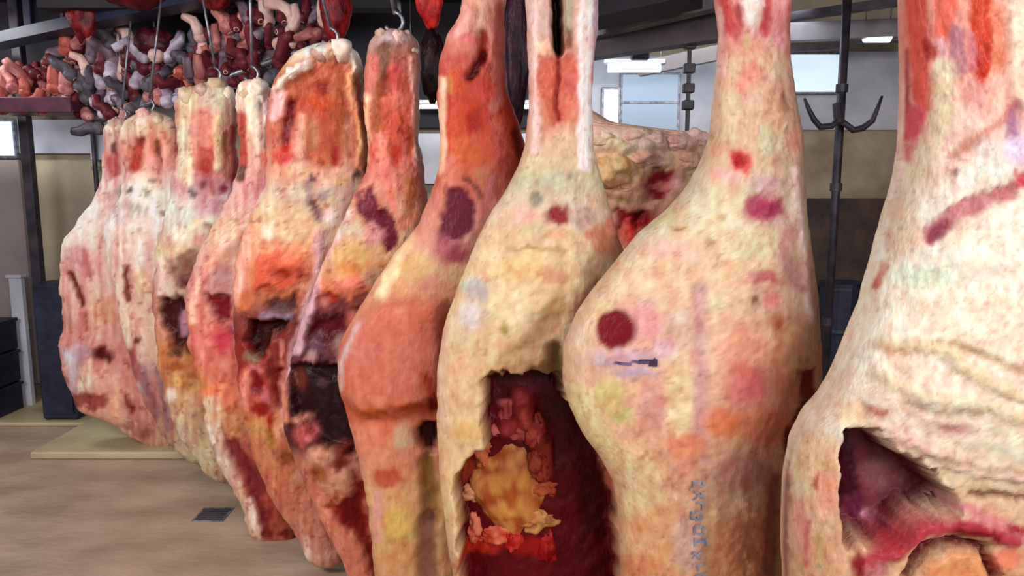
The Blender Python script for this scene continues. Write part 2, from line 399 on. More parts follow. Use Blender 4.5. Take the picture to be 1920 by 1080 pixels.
# 3
add(4.1, [(150, 392, 420), (166, 350, 440), (190, 334, 446), (225, 330, 446), (270, 336, 440), (320, 330, 450), (370, 322, 455), (420, 305, 455), (480, 292, 455), (560, 288, 455), (640, 296, 455), (700, 304, 460), (780, 322, 470), (850, 366, 480), (905, 400, 470)],
    [(180, (206, 190, 160)), (230, (222, 160, 142)), (290, (208, 110, 92)), (340, (196, 130, 130)), (380, (210, 176, 172)), (420, (226, 214, 190)), (470, (222, 196, 156)), (520, (204, 172, 146)), (600, (206, 150, 124)), (660, (196, 120, 70)), (720, (204, 144, 96)), (800, (206, 178, 138)), (905, (200, 174, 140))],
    [E(352, 182, 20, 24, (216, 206, 164), 8), L([(345, 210), (345, 330)], 12, (212, 190, 158), 7), L([(352, 290), (354, 345)], 7, (226, 196, 160), 6), L([(384, 268), (386, 320)], 13, (178, 66, 52), 6, -.015, part='lean_meat'), L([(386, 210), (388, 260)], 14, (222, 140, 118), 6), L([(408, 220), (410, 310)], 7, (242, 204, 158), 4, .015, part='bone_ridge'), L([(424, 250), (426, 330)], 6, (158, 90, 66), 5), L([(395, 330), (398, 360)], 5, (160, 84, 76), 4),
     L([(445, 240), (447, 330)], 12, (178, 72, 58), 5), L([(452, 318), (450, 338)], 8, (104, 58, 46), 4), E(420, 355, 12, 8, (122, 30, 46), 5, -.01), L([(432, 366), (455, 372)], 5, (140, 84, 80), 4), E(382, 345, 8, 7, (120, 60, 66), 4), E(360, 362, 8, 9, (116, 86, 90), 5), E(405, 385, 40, 18, (202, 152, 156), 14), E(318, 400, 18, 30, (226, 234, 216), 12), E(345, 400, 22, 30, (206, 194, 182), 10), E(372, 422, 12, 8, (248, 222, 178), 5),
     L([(388, 425), (396, 455), (402, 465)], 7, (146, 94, 72), 5, -.01), E(345, 440, 34, 16, (232, 222, 196), 10), E(372, 455, 14, 10, (212, 160, 138)),
     G([(316, 490), (370, 470), (378, 496), (362, 538), (346, 542), (324, 516)], (142, 98, 78), 9, -.02, part='flank_shade'), E(346, 527, 14, 10, (112, 48, 42), 6), L([(300, 490), (300, 550)], 7, (238, 206, 190), 6),  # grey-brown shadow on the flank painted into the flesh, with a shallow dip
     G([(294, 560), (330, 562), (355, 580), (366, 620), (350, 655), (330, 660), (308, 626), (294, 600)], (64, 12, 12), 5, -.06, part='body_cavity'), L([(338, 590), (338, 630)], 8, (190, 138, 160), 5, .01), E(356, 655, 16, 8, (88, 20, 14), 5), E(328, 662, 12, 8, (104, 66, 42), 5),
     E(330, 690, 20, 10, (166, 92, 42), 5), E(368, 700, 16, 9, (172, 92, 34), 5), E(332, 715, 10, 8, (234, 178, 104), 4), E(352, 722, 12, 10, (178, 116, 56)), E(395, 735, 22, 22, (232, 134, 96), 10), E(345, 760, 30, 16, (214, 170, 128), 8), E(320, 745, 8, 12, (244, 222, 196), 5), L([(300, 715), (306, 770)], 5, (138, 108, 114), 5), E(392, 780, 20, 6, (170, 120, 88)), L([(330, 800), (350, 850)], 10, (214, 188, 160), 8), L([(370, 780), (378, 820)], 5, (180, 146, 112), 4)],
    3, 'third beef carcass from the left end, small dark cavity below a painted brown shade', split=335, spc=4, tmax=.13, edge=7, stri=.5, spots=1.1)
# 4
add(3.65, [(150, 440, 506), (190, 446, 520), (250, 448, 530), (310, 448, 540), (360, 440, 545), (410, 412, 540), (460, 380, 530), (520, 358, 520), (580, 352, 520), (650, 358, 520), (700, 372, 530), (760, 388, 540), (820, 394, 545), (880, 420, 550), (940, 455, 556), (1000, 474, 560), (1022, 490, 545)],
    [(155, (240, 226, 200)), (250, (232, 190, 160)), (330, (226, 160, 146)), (380, (216, 162, 150)), (430, (222, 184, 150)), (480, (214, 158, 140)), (540, (206, 138, 128)), (600, (218, 128, 108)), (680, (212, 116, 98)), (740, (218, 132, 100)), (800, (214, 144, 100)), (860, (176, 86, 66)), (960, (166, 72, 48)), (1020, (178, 110, 80))],
    [E(486, 166, 16, 18, (252, 240, 222), 6, .015, part='shank_end'), E(460, 180, 10, 9, (232, 226, 180)), L([(474, 205), (484, 250), (490, 280)], 9, (252, 232, 202), 5, .012, part='bone_ridge'), L([(450, 225), (450, 310)], 13, (186, 84, 66), 6, -.012, part='lean_meat'), L([(452, 318), (452, 332)], 9, (110, 64, 50), 4), L([(508, 180), (506, 216)], 11, (242, 190, 188), 6), E(489, 196, 5, 7, (120, 112, 108), 4), L([(508, 225), (500, 270)], 8, (196, 150, 140), 6), L([(490, 300), (486, 350)], 6, (214, 168, 130)), E(510, 300, 20, 26, (236, 116, 96), 10),
     L([(494, 340), (486, 400)], 10, (232, 158, 158), 7), L([(518, 358), (502, 392), (490, 412)], 7, (158, 104, 96), 5, -.012), L([(540, 320), (528, 360)], 8, (204, 152, 118), 6),
     L([(472, 405), (440, 450), (404, 482), (384, 510), (366, 545), (360, 600)], 7, (244, 190, 166), 5, .01, part='fat_edge'), E(500, 430, 12, 16, (252, 240, 206), 5, .008), E(455, 480, 30, 24, (206, 152, 130), 10), E(420, 520, 26, 24, (188, 142, 136), 12),
     G([(388, 556), (428, 552), (432, 600), (438, 606), (405, 606), (394, 584)], (120, 18, 22), 6, -.03, part='cut_muscle'), L([(405, 552), (430, 552)], 4, (120, 62, 60), 4), E(412, 640, 20, 28, (204, 62, 74), 9), E(436, 625, 8, 16, (150, 52, 90), 6), L([(448, 500), (446, 640)], 6, (232, 148, 136), 4, .012), E(380, 650, 18, 24, (226, 126, 116), 10), E(378, 720, 24, 14, (204, 132, 80), 8), E(402, 730, 20, 16, (236, 130, 98), 7), E(434, 740, 12, 20, (228, 124, 98), 7), E(360, 700, 14, 10, (182, 104, 46), 6), E(432, 770, 8, 8, (190, 96, 54), 4),
     L([(396, 770), (402, 830), (420, 890), (444, 950), (474, 1000)], 22, (218, 184, 154), 9, .01, part='flank_fat'), E(442, 905, 10, 6, (240, 196, 178), 4), L([(466, 940), (476, 985)], 6, (250, 214, 190), 4), L([(396, 800), (410, 860)], 5, (246, 226, 200), 5), E(404, 850, 5, 12, (196, 170, 146), 4), E(412, 780, 16, 8, (214, 170, 126)), E(440, 800, 16, 12, (206, 150, 92), 6),
     G([(424, 812), (446, 826), (470, 862), (500, 900), (515, 950), (505, 1000), (492, 1000), (470, 930), (448, 880), (430, 850)], (128, 44, 44), 6, -.02, part='skirt_meat'), E(500, 998, 14, 10, (112, 32, 20), 5), E(535, 998, 12, 8, (116, 26, 10), 5), L([(470, 830), (500, 860)], 9, (176, 86, 84), 6), L([(520, 900), (540, 960)], 10, (206, 124, 96), 6), E(500, 940, 12, 20, (172, 70, 56), 6)],
    4, 'fourth beef carcass from the left end, dark red round cut at mid height', split=345, spc=4, tmax=.13, edge=7, stri=.5, spots=1.1)
# 5
add(3.28, [(82, 570, 672), (110, 545, 678), (140, 522, 680), (180, 506, 684), (230, 500, 692), (300, 502, 702), (350, 500, 706), (400, 474, 700), (450, 456, 690), (500, 442, 670), (560, 440, 640), (620, 442, 620), (700, 448, 620), (780, 460, 630), (850, 476, 640), (920, 505, 650), (980, 545, 655), (1030, 570, 660), (1062, 585, 645)],
    [(85, (240, 220, 196)), (130, (206, 140, 96)), (190, (196, 96, 66)), (260, (190, 104, 80)), (320, (220, 158, 128)), (350, (206, 176, 150)), (420, (222, 186, 142)), (470, (230, 152, 112)), (540, (206, 120, 84)), (600, (120, 60, 50)), (660, (140, 44, 34)), (740, (176, 66, 56)), (800, (206, 132, 88)), (860, (196, 120, 82)), (940, (204, 120, 92)), (1060, (204, 150, 122))],
    [G([(545, 150), (580, 118), (630, 106), (656, 120), (664, 180), (668, 240), (660, 290), (620, 312), (575, 300), (552, 250), (545, 200)], (186, 92, 58), 18, -.03, part='shank_hollow'),
     L([(520, 168), (545, 140), (574, 118)], 7, (250, 226, 208), 4, .03, part='white_rim'), L([(600, 92), (640, 88), (666, 96), (670, 130)], 10, (250, 234, 208), 5, .03, part='white_rim'), L([(575, 96), (605, 90)], 8, (198, 208, 202), 5),
     L([(656, 140), (664, 200), (678, 260), (676, 310)], 9, (238, 168, 118), 5, .02, part='tendon_edge'), E(598, 160, 18, 12, (140, 34, 8), 7, -.01), E(590, 195, 40, 16, (196, 72, 34), 10), L([(582, 230), (584, 270)], 9, (176, 112, 76), 6), L([(562, 220), (562, 290)], 8, (232, 166, 136), 5, .01), L([(545, 190), (538, 230), (532, 270)], 8, (112, 14, 18), 5, -.02, part='dark_slit'), L([(522, 180), (516, 215)], 12, (240, 184, 178), 6), E(532, 290, 20, 20, (196, 50, 44), 9), L([(622, 275), (624, 305)], 6, (164, 22, 26), 5), L([(612, 220), (612, 260)], 8, (188, 78, 58), 6), L([(650, 220), (648, 290)], 10, (188, 120, 88), 6), E(560, 320, 24, 9, (216, 178, 142), 6), E(640, 330, 24, 8, (232, 184, 148), 6),
     E(588, 330, 11, 8, (120, 80, 78), 4), L([(578, 345), (580, 380)], 10, (160, 140, 134), 6), L([(588, 385), (598, 405)], 10, (118, 78, 82), 5, -.01), E(608, 362, 20, 10, (184, 166, 160), 7), E(556, 365, 14, 14, (214, 200, 172), 7), E(616, 345, 14, 8, (240, 200, 178), 6), E(640, 345, 12, 8, (220, 180, 120), 5), E(668, 330, 9, 8, (106, 80, 66), 4), L([(690, 320), (688, 345)], 9, (160, 96, 92), 6), E(618, 402, 18, 14, (240, 208, 198), 7),
     L([(660, 345), (636, 400), (610, 450), (598, 500)], 7, (216, 176, 158), 6), L([(600, 440), (594, 520), (572, 600), (552, 660), (538, 740), (534, 800)], 9, (222, 170, 166), 6, .012, part='fat_edge'), E(502, 436, 12, 18, (252, 240, 208), 5, .01, part='fat_lobe'), E(546, 436, 30, 20, (224, 186, 138), 10), L([(470, 440), (452, 500), (448, 560)], 9, (240, 182, 156), 6), 
     G([(486, 484), (520, 470), (572, 480), (580, 510), (555, 530), (510, 540), (480, 545), (474, 510)], (224, 104, 74), 8, .015, part='raw_muscle'), E(530, 510, 24, 10, (160, 48, 16), 6, -.01), E(566, 508, 8, 10, (160, 64, 48), 4), E(560, 533, 18, 6, (240, 162, 134), 4), E(500, 542, 20, 4, (156, 44, 18), 4), E(462, 560, 18, 18, (200, 112, 72), 8),
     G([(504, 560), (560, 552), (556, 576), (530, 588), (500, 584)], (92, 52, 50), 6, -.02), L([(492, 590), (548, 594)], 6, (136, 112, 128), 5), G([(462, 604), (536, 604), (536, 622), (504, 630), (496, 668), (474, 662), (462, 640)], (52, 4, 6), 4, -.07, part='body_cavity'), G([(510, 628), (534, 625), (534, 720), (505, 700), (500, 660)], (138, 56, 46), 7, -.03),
     E(470, 672, 16, 10, (140, 112, 86), 6), E(478, 690, 14, 8, (204, 116, 106), 5), E(480, 720, 16, 18, (118, 14, 14), 5, -.02), L([(520, 700), (524, 760)], 7, (116, 14, 12), 5, -.02), E(498, 740, 9, 18, (196, 100, 100), 5), E(490, 765, 20, 14, (150, 28, 14), 5), L([(458, 700), (456, 760)], 8, (230, 136, 112), 6), L([(508, 780), (512, 810)], 6, (166, 44, 16), 4), L([(527, 640), (530, 770)], 3, (226, 150, 126), 4), E(480, 800, 22, 14, (206, 150, 92), 8), E(506, 822, 10, 14, (166, 106, 44), 6), E(524, 805, 8, 26, (242, 164, 124), 6),
     E(545, 860, 22, 14, (148, 78, 34), 7, -.01), E(600, 858, 22, 16, (222, 160, 128), 6, .012), E(600, 885, 22, 14, (152, 80, 44), 7), E(565, 885, 12, 20, (222, 160, 126), 6), E(640, 890, 26, 16, (204, 150, 114), 8, .012), E(580, 915, 14, 9, (160, 92, 58), 5), E(545, 940, 16, 26, (196, 116, 88), 8), L([(600, 940), (625, 1000)], 14, (214, 132, 106), 10), E(540, 1000, 9, 8, (116, 28, 12), 4), L([(574, 1010), (574, 1060)], 6, (242, 200, 176), 5)],
    5, 'fifth beef carcass from the left, hollow orange shank under a curved white rim', split=325, spc=4, tmax=.13, edge=6, stri=.3, spots=1.1)
# 6
add(2.9, [(56, 704, 776), (90, 690, 786), (130, 684, 788), (200, 684, 786), (260, 690, 786), (320, 690, 795), (360, 668, 800), (420, 640, 806), (480, 612, 800), (540, 590, 790), (600, 568, 780), (660, 550, 770), (740, 534, 770), (800, 536, 770), (860, 556, 770), (920, 580, 775), (980, 610, 785), (1040, 640, 800), (1100, 660, 810), (1180, 690, 800)],
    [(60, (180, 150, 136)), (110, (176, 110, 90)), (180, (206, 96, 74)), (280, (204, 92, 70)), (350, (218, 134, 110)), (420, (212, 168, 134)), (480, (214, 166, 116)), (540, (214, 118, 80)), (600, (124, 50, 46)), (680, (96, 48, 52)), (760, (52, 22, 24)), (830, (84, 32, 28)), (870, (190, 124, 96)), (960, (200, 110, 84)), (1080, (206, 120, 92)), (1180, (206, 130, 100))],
    [E(740, 72, 30, 12, (204, 176, 178), 6, .015, part='shank_end'), L([(720, 90), (716, 145)], 14, (120, 84, 56), 7), L([(700, 110), (696, 200)], 11, (206, 112, 100), 7), L([(775, 110), (780, 180), (786, 300)], 7, (242, 180, 158), 5, .015, part='tendon_edge'), E(725, 160, 12, 18, (132, 48, 30), 7, -.012), E(745, 150, 18, 30, (208, 88, 78), 8), L([(708, 160), (706, 240)], 9, (160, 80, 42), 7), L([(688, 180), (686, 300)], 6, (236, 184, 140), 5), E(745, 185, 18, 12, (226, 116, 92), 7), E(742, 285, 12, 18, (192, 40, 14), 7, -.008), E(745, 240, 22, 30, (214, 88, 62), 10), L([(712, 260), (720, 330), (740, 390)], 8, (232, 134, 112), 6), L([(768, 340), (768, 390)], 8, (192, 116, 68), 6), E(760, 415, 24, 14, (222, 136, 104), 9), L([(785, 260), (792, 350)], 5, (188, 150, 140), 5),
     G([(668, 362), (698, 358), (706, 392), (728, 402), (748, 436), (744, 470), (728, 472), (708, 440), (690, 416), (672, 400)], (104, 16, 38), 6, -.015, part='dark_muscle'), E(690, 378, 18, 14, (118, 38, 56), 6), E(668, 340, 10, 8, (146, 92, 88), 4),
     E(700, 440, 16, 18, (222, 148, 140), 8), L([(650, 400), (640, 430), (612, 480)], 8, (232, 188, 178), 6), E(655, 430, 24, 12, (206, 190, 152), 8), E(660, 480, 32, 26, (212, 170, 108), 10), E(655, 505, 26, 16, (208, 134, 74), 8), E(664, 530, 26, 14, (232, 122, 98), 7, .01, part='raw_muscle'), E(700, 520, 20, 20, (196, 152, 118), 8), L([(588, 540), (572, 590), (556, 650)], 13, (206, 164, 172), 6, .012, part='fat_edge'), L([(600, 450), (592, 520)], 10, (242, 190, 166), 6),
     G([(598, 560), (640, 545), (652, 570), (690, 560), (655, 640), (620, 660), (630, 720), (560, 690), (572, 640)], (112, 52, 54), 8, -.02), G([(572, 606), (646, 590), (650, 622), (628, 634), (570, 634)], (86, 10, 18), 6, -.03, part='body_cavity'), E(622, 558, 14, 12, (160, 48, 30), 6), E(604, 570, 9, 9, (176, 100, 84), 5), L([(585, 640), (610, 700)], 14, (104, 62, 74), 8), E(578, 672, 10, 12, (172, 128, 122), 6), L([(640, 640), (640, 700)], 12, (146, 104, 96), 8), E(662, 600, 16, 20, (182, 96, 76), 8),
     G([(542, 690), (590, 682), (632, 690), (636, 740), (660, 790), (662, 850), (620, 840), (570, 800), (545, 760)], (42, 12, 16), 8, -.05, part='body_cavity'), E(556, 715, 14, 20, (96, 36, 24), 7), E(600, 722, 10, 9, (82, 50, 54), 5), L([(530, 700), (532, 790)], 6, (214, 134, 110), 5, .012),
     E(560, 790, 18, 9, (206, 140, 118), 6), E(572, 815, 22, 16, (196, 96, 92), 8), E(640, 860, 16, 24, (120, 42, 26), 8), E(603, 855, 22, 16, (224, 164, 130), 7, .01), E(630, 905, 28, 20, (206, 152, 116), 8, .012), E(600, 890, 18, 12, (152, 82, 42), 6), E(585, 920, 14, 9, (168, 96, 58), 6),
     G([(662, 885), (680, 896), (694, 930), (680, 940), (690, 1010), (705, 1036), (756, 1086), (700, 1090), (676, 1010), (622, 970), (610, 946), (664, 930)], (128, 26, 12), 6, -.02, part='skirt_meat'), E(655, 965, 20, 24, (108, 14, 8), 8), E(610, 950, 16, 10, (176, 80, 50), 7), L([(580, 930), (620, 1000), (660, 1060)], 20, (212, 130, 100), 10), E(600, 1030, 14, 30, (196, 160, 130), 8)],
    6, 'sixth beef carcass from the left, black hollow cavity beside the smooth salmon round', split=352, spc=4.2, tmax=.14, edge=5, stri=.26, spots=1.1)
# 7
add(2.52, [(-40, 876, 952), (30, 862, 948), (70, 838, 946), (110, 824, 946), (180, 820, 952), (240, 824, 975), (290, 826, 990), (330, 820, 985), (370, 806, 990), (420, 786, 1000), (470, 744, 1000), (530, 704, 990), (580, 672, 985), (640, 640, 980), (700, 634, 970), (760, 648, 960), (820, 664, 955), (880, 680, 950), (960, 694, 950), (1080, 704, 950), (1200, 730, 940), (1330, 790, 900)],
    [(0, (226, 164, 140)), (60, (218, 140, 124)), (120, (196, 90, 74)), (200, (196, 62, 36)), (280, (206, 84, 50)), (330, (196, 100, 74)), (400, (206, 130, 112)), (460, (216, 154, 130)), (510, (214, 172, 124)), (560, (212, 146, 108)), (620, (206, 124, 96)), (700, (206, 112, 86)), (760, (196, 84, 46)), (800, (212, 124, 92)), (870, (214, 140, 108)), (940, (214, 168, 112)), (1080, (204, 150, 100)), (1300, (190, 120, 90))],
    [L([(880, 20), (862, 60)], 12, (240, 172, 160), 7, .008), L([(905, 10), (900, 60)], 10, (240, 190, 160), 6), E(878, 75, 16, 10, (226, 116, 108), 7), L([(905, 60), (902, 100)], 9, (156, 46, 22), 6, -.012), L([(935, 10), (930, 200)], 10, (216, 120, 104), 6), L([(905, 105), (890, 130), (880, 142)], 9, (92, 16, 10), 5, -.02, part='cut_tendon'), L([(830, 150), (830, 320)], 8, (240, 194, 160), 5, .015, part='white_rim'), E(850, 125, 18, 22, (192, 84, 66), 8), L([(845, 150), (846, 170)], 6, (196, 130, 60), 5), E(908, 170, 20, 22, (220, 76, 62), 9), E(880, 230, 26, 24, (170, 32, 14), 10), L([(856, 140), (862, 240)], 10, (200, 72, 40), 7), L([(930, 230), (945, 300)], 14, (208, 92, 76), 8), E(880, 285, 30, 24, (204, 96, 54), 10), L([(968, 250), (975, 290)], 9, (120, 40, 28), 6), L([(845, 300), (835, 340)], 9, (220, 130, 104), 7), L([(900, 320), (912, 350)], 10, (196, 120, 84), 6),
     G([(838, 358), (856, 346), (880, 352), (892, 385), (890, 430), (870, 452), (848, 458), (820, 450), (822, 410), (834, 380)], (100, 26, 46), 7, -.012, part='dark_muscle'), E(855, 475, 28, 18, (160, 74, 88), 9), L([(868, 330), (890, 345), (904, 372)], 4, (120, 60, 34), 4), E(828, 462, 12, 20, (186, 106, 112), 8), L([(912, 400), (885, 460)], 8, (178, 120, 98), 7), L([(925, 330), (905, 400)], 7, (192, 108, 100), 6),
     L([(770, 440), (742, 500), (715, 555)], 10, (240, 210, 160), 7, .008, part='fat_edge'), E(722, 530, 9, 22, (252, 240, 190), 6, rot=20), E(775, 500, 24, 24, (212, 176, 120), 10), E(810, 540, 26, 22, (206, 140, 112), 10),
     G([(660, 620), (720, 560), (830, 560), (836, 740), (760, 770), (680, 775), (646, 740), (640, 680)], (206, 116, 92), 16, .045, part='round_of_beef', warp=1.5), L([(672, 612), (645, 670), (642, 720)], 6, (216, 176, 170), 6), E(800, 600, 26, 30, (204, 112, 82), 10), E(690, 655, 24, 24, (208, 124, 108), 10), L([(800, 700), (824, 760)], 9, (158, 48, 24), 8), E(700, 768, 40, 10, (190, 84, 34), 8), E(770, 760, 34, 9, (172, 72, 30), 7), L([(824, 600), (826, 700)], 5, (196, 116, 96), 5), E(812, 755, 9, 12, (110, 10, 8), 5),
     G([(780, 805), (800, 790), (822, 800), (820, 850), (800, 846), (785, 830)], (62, 18, 20), 6, -.05, part='body_cavity'), E(758, 820, 18, 26, (206, 172, 138), 8), E(700, 820, 26, 20, (226, 136, 104), 9), E(725, 895, 28, 16, (192, 90, 66), 7, part='raw_muscle'), L([(708, 930), (712, 1010)], 9, (224, 160, 144), 7), E(745, 985, 30, 34, (214, 178, 98), 12, .008), L([(800, 870), (810, 970)], 16, (156, 116, 60), 8, -.02), L([(800, 980), (805, 1090)], 18, (152, 104, 80), 9, -.02), L([(836, 780), (834, 860)], 6, (226, 170, 160), 5)],
    7, 'seventh beef carcass from the left end, red open shank above a smooth domed salmon round', split=345, spc=4.5, tmax=.15, spots=.3, relief=.55)
# 8
r8 = add(2.16, [(-90, 972, 1122), (0, 984, 1122), (60, 988, 1120), (120, 990, 1112), (200, 992, 1108), (270, 984, 1112), (310, 972, 1120), (350, 952, 1132), (400, 920, 1146), (450, 895, 1160), (500, 874, 1180), (560, 850, 1190), (620, 830, 1200), (700, 820, 1205), (800, 820, 1210), (900, 826, 1215), (1000, 838, 1215), (1080, 850, 1215), (1250, 890, 1200), (1480, 960, 1150)],
    [(0, (216, 176, 160)), (80, (226, 180, 156)), (130, (212, 116, 88)), (220, (216, 146, 118)), (270, (216, 180, 148)), (310, (214, 196, 158)), (350, (206, 194, 160)), (400, (222, 190, 158)), (440, (224, 196, 154)), (520, (226, 198, 152)), (600, (226, 200, 156)), (680, (218, 186, 138)), (760, (226, 190, 146)), (900, (224, 188, 140)), (1080, (214, 164, 120)), (1400, (200, 130, 100))],
    [L([(1000, -20), (1000, 110), (1003, 280)], 9, (240, 196, 184), 5, .012, part='white_rim'), L([(1100, -20), (1098, 100), (1096, 310)], 14, (250, 236, 230), 5, .015, part='white_rim'), L([(1118, -20), (1116, 120)], 7, (206, 180, 196), 4), L([(1022, 0), (1020, 70)], 12, (206, 172, 156), 6), 
     L([(1045, -60), (1045, 60), (1047, 88)], 10, (30, 8, 4), 4, -.09, part='painted_leg_gap'), L([(1068, -60), (1067, 60)], 9, (176, 160, 132), 5), L([(1070, 60), (1068, 84)], 7, (130, 84, 52), 5), G([(1014, 105), (1078, 105), (1076, 170), (1062, 230), (1030, 230), (1016, 170)], (206, 104, 80), 11, -.012, part='lean_meat'), L([(1046, 100), (1042, 190), (1047, 228)], 5, (142, 30, 18), 5, -.015), L([(1070, 120), (1068, 200)], 6, (214, 112, 94), 5), E(1018, 92, 14, 9, (250, 216, 184), 6),  # darkness of the gap between the prongs painted onto a solid recess
     E(1025, 340, 46, 16, (190, 188, 156), 12), E(1070, 334, 8, 6, (160, 150, 118), 4), E(1006, 370, 11, 10, (142, 136, 112), 6), E(1045, 402, 24, 18, (140, 20, 26), 7, -.008, part='red_muscle_spot'), E(985, 402, 24, 14, (234, 184, 162), 8), E(1095, 410, 26, 20, (190, 164, 150), 9), E(1000, 425, 20, 8, (206, 196, 146), 6), E(1108, 440, 14, 12, (188, 120, 88), 7),  # grey-green ellipses: shadow below the shank painted into the flesh colour
     L([(955, 470), (1000, 462), (1060, 472)], 4, (190, 154, 100), 5), L([(1020, 440), (1060, 446)], 4, (216, 166, 130), 4), E(1140, 450, 30, 34, (204, 140, 104), 12), E(1150, 420, 14, 16, (232, 150, 124), 6), L([(1120, 480), (1110, 530), (1080, 580)], 12, (196, 156, 118), 9), E(980, 500, 60, 24, (230, 196, 138), 14), E(960, 560, 46, 30, (234, 214, 168), 14), E(1040, 515, 26, 18, (206, 152, 116), 9), E(890, 545, 24, 20, (188, 184, 178), 9), E(880, 590, 22, 28, (220, 212, 204), 12), E(946, 618, 9, 9, (172, 146, 84), 5), E(965, 600, 9, 12, (244, 222, 178), 6), L([(1050, 580), (1010, 640), (960, 680)], 20, (204, 164, 116), 12, -.012), L([(1040, 660), (1045, 710)], 16, (138, 108, 62), 8, -.03), E(1000, 690, 34, 12, (164, 124, 82), 8), L([(836, 600), (828, 700), (830, 800)], 8, (224, 184, 150), 7), E(862, 700, 24, 40, (226, 184, 144), 10), E(875, 810, 26, 22, (222, 186, 122), 8, .006), L([(844, 860), (850, 960), (860, 1040)], 10, (230, 192, 142), 7), E(900, 850, 16, 10, (206, 160, 100), 6),
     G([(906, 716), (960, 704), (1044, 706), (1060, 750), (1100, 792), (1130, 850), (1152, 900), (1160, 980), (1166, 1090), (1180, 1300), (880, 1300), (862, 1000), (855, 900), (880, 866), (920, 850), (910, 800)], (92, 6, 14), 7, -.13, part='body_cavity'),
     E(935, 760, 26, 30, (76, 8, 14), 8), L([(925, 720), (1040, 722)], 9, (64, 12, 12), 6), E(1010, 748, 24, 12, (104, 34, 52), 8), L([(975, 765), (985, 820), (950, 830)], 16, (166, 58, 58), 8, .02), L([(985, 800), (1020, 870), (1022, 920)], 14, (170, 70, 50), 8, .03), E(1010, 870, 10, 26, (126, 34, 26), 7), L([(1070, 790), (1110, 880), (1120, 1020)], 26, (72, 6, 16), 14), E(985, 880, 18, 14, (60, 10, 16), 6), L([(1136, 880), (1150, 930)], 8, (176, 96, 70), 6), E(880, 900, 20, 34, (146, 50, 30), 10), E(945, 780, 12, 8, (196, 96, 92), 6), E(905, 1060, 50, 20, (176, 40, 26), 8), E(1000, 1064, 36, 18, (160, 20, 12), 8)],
    8, 'cream beef carcass with a deep dark red cavity below holding yellow fat', split=268, spc=4.6, tmax=.17, edge=2)
# 8b behind
add(2.62, [(-100, 1050, 1090), (0, 1040, 1095), (200, 1036, 1098), (232, 1040, 1150), (248, 1050, 1290), (262, 1060, 1335), (300, 1070, 1350), (360, 1090, 1350), (430, 1100, 1340), (500, 1110, 1320), (600, 1120, 1300), (700, 1120, 1290), (900, 1120, 1290), (1150, 1140, 1280)],
    [(200, (220, 170, 150)), (250, (240, 212, 190)), (300, (236, 204, 168)), (340, (226, 186, 150)), (380, (212, 160, 130)), (420, (196, 90, 70)), (470, (206, 140, 110)), (600, (200, 130, 100)), (1100, (170, 90, 70))],
    [E(1150, 275, 34, 14, (240, 220, 176), 8, .02, part='fat_lobe'), E(1145, 320, 34, 26, (236, 198, 142), 8, .02, part='fat_lobe'), E(1225, 268, 26, 14, (238, 206, 190), 6, .02, part='fat_lobe'), E(1285, 262, 28, 14, (240, 200, 192), 6, .025, part='fat_lobe'), E(1225, 300, 22, 14, (238, 196, 178), 6), E(1305, 280, 30, 16, (226, 190, 164), 7), L([(1195, 300), (1200, 330)], 7, (206, 160, 108), 6), L([(1130, 372), (1180, 376)], 6, (168, 130, 84), 4, -.015), E(1205, 310, 8, 7, (150, 110, 80), 4), E(1290, 320, 20, 12, (202, 168, 132), 7),
     G([(1222, 326), (1262, 324), (1272, 340), (1248, 380), (1230, 382), (1212, 345)], (150, 30, 44), 5, -.012, part='lean_meat'), E(1240, 350, 18, 6, (232, 140, 132), 4), E(1228, 318, 8, 6, (116, 34, 28), 4), G([(1160, 396), (1222, 392), (1218, 416), (1190, 432), (1165, 420)], (150, 14, 30), 5, -.012, part='lean_meat'), E(1200, 400, 22, 7, (96, 4, 12), 5), E(1172, 412, 8, 8, (206, 62, 76), 4), E(1178, 440, 10, 16, (226, 62, 46), 6), E(1140, 345, 18, 8, (222, 178, 110), 6), E(1145, 415, 14, 14, (238, 168, 150), 7), E(1270, 345, 12, 16, (236, 180, 168), 6)],
    21, 'lumpy trimmed carcass behind, seen in the gap between the two largest cream carcasses', spc=4.6, tmax=.12, edge=5, body='forequarter', relief=2.2)
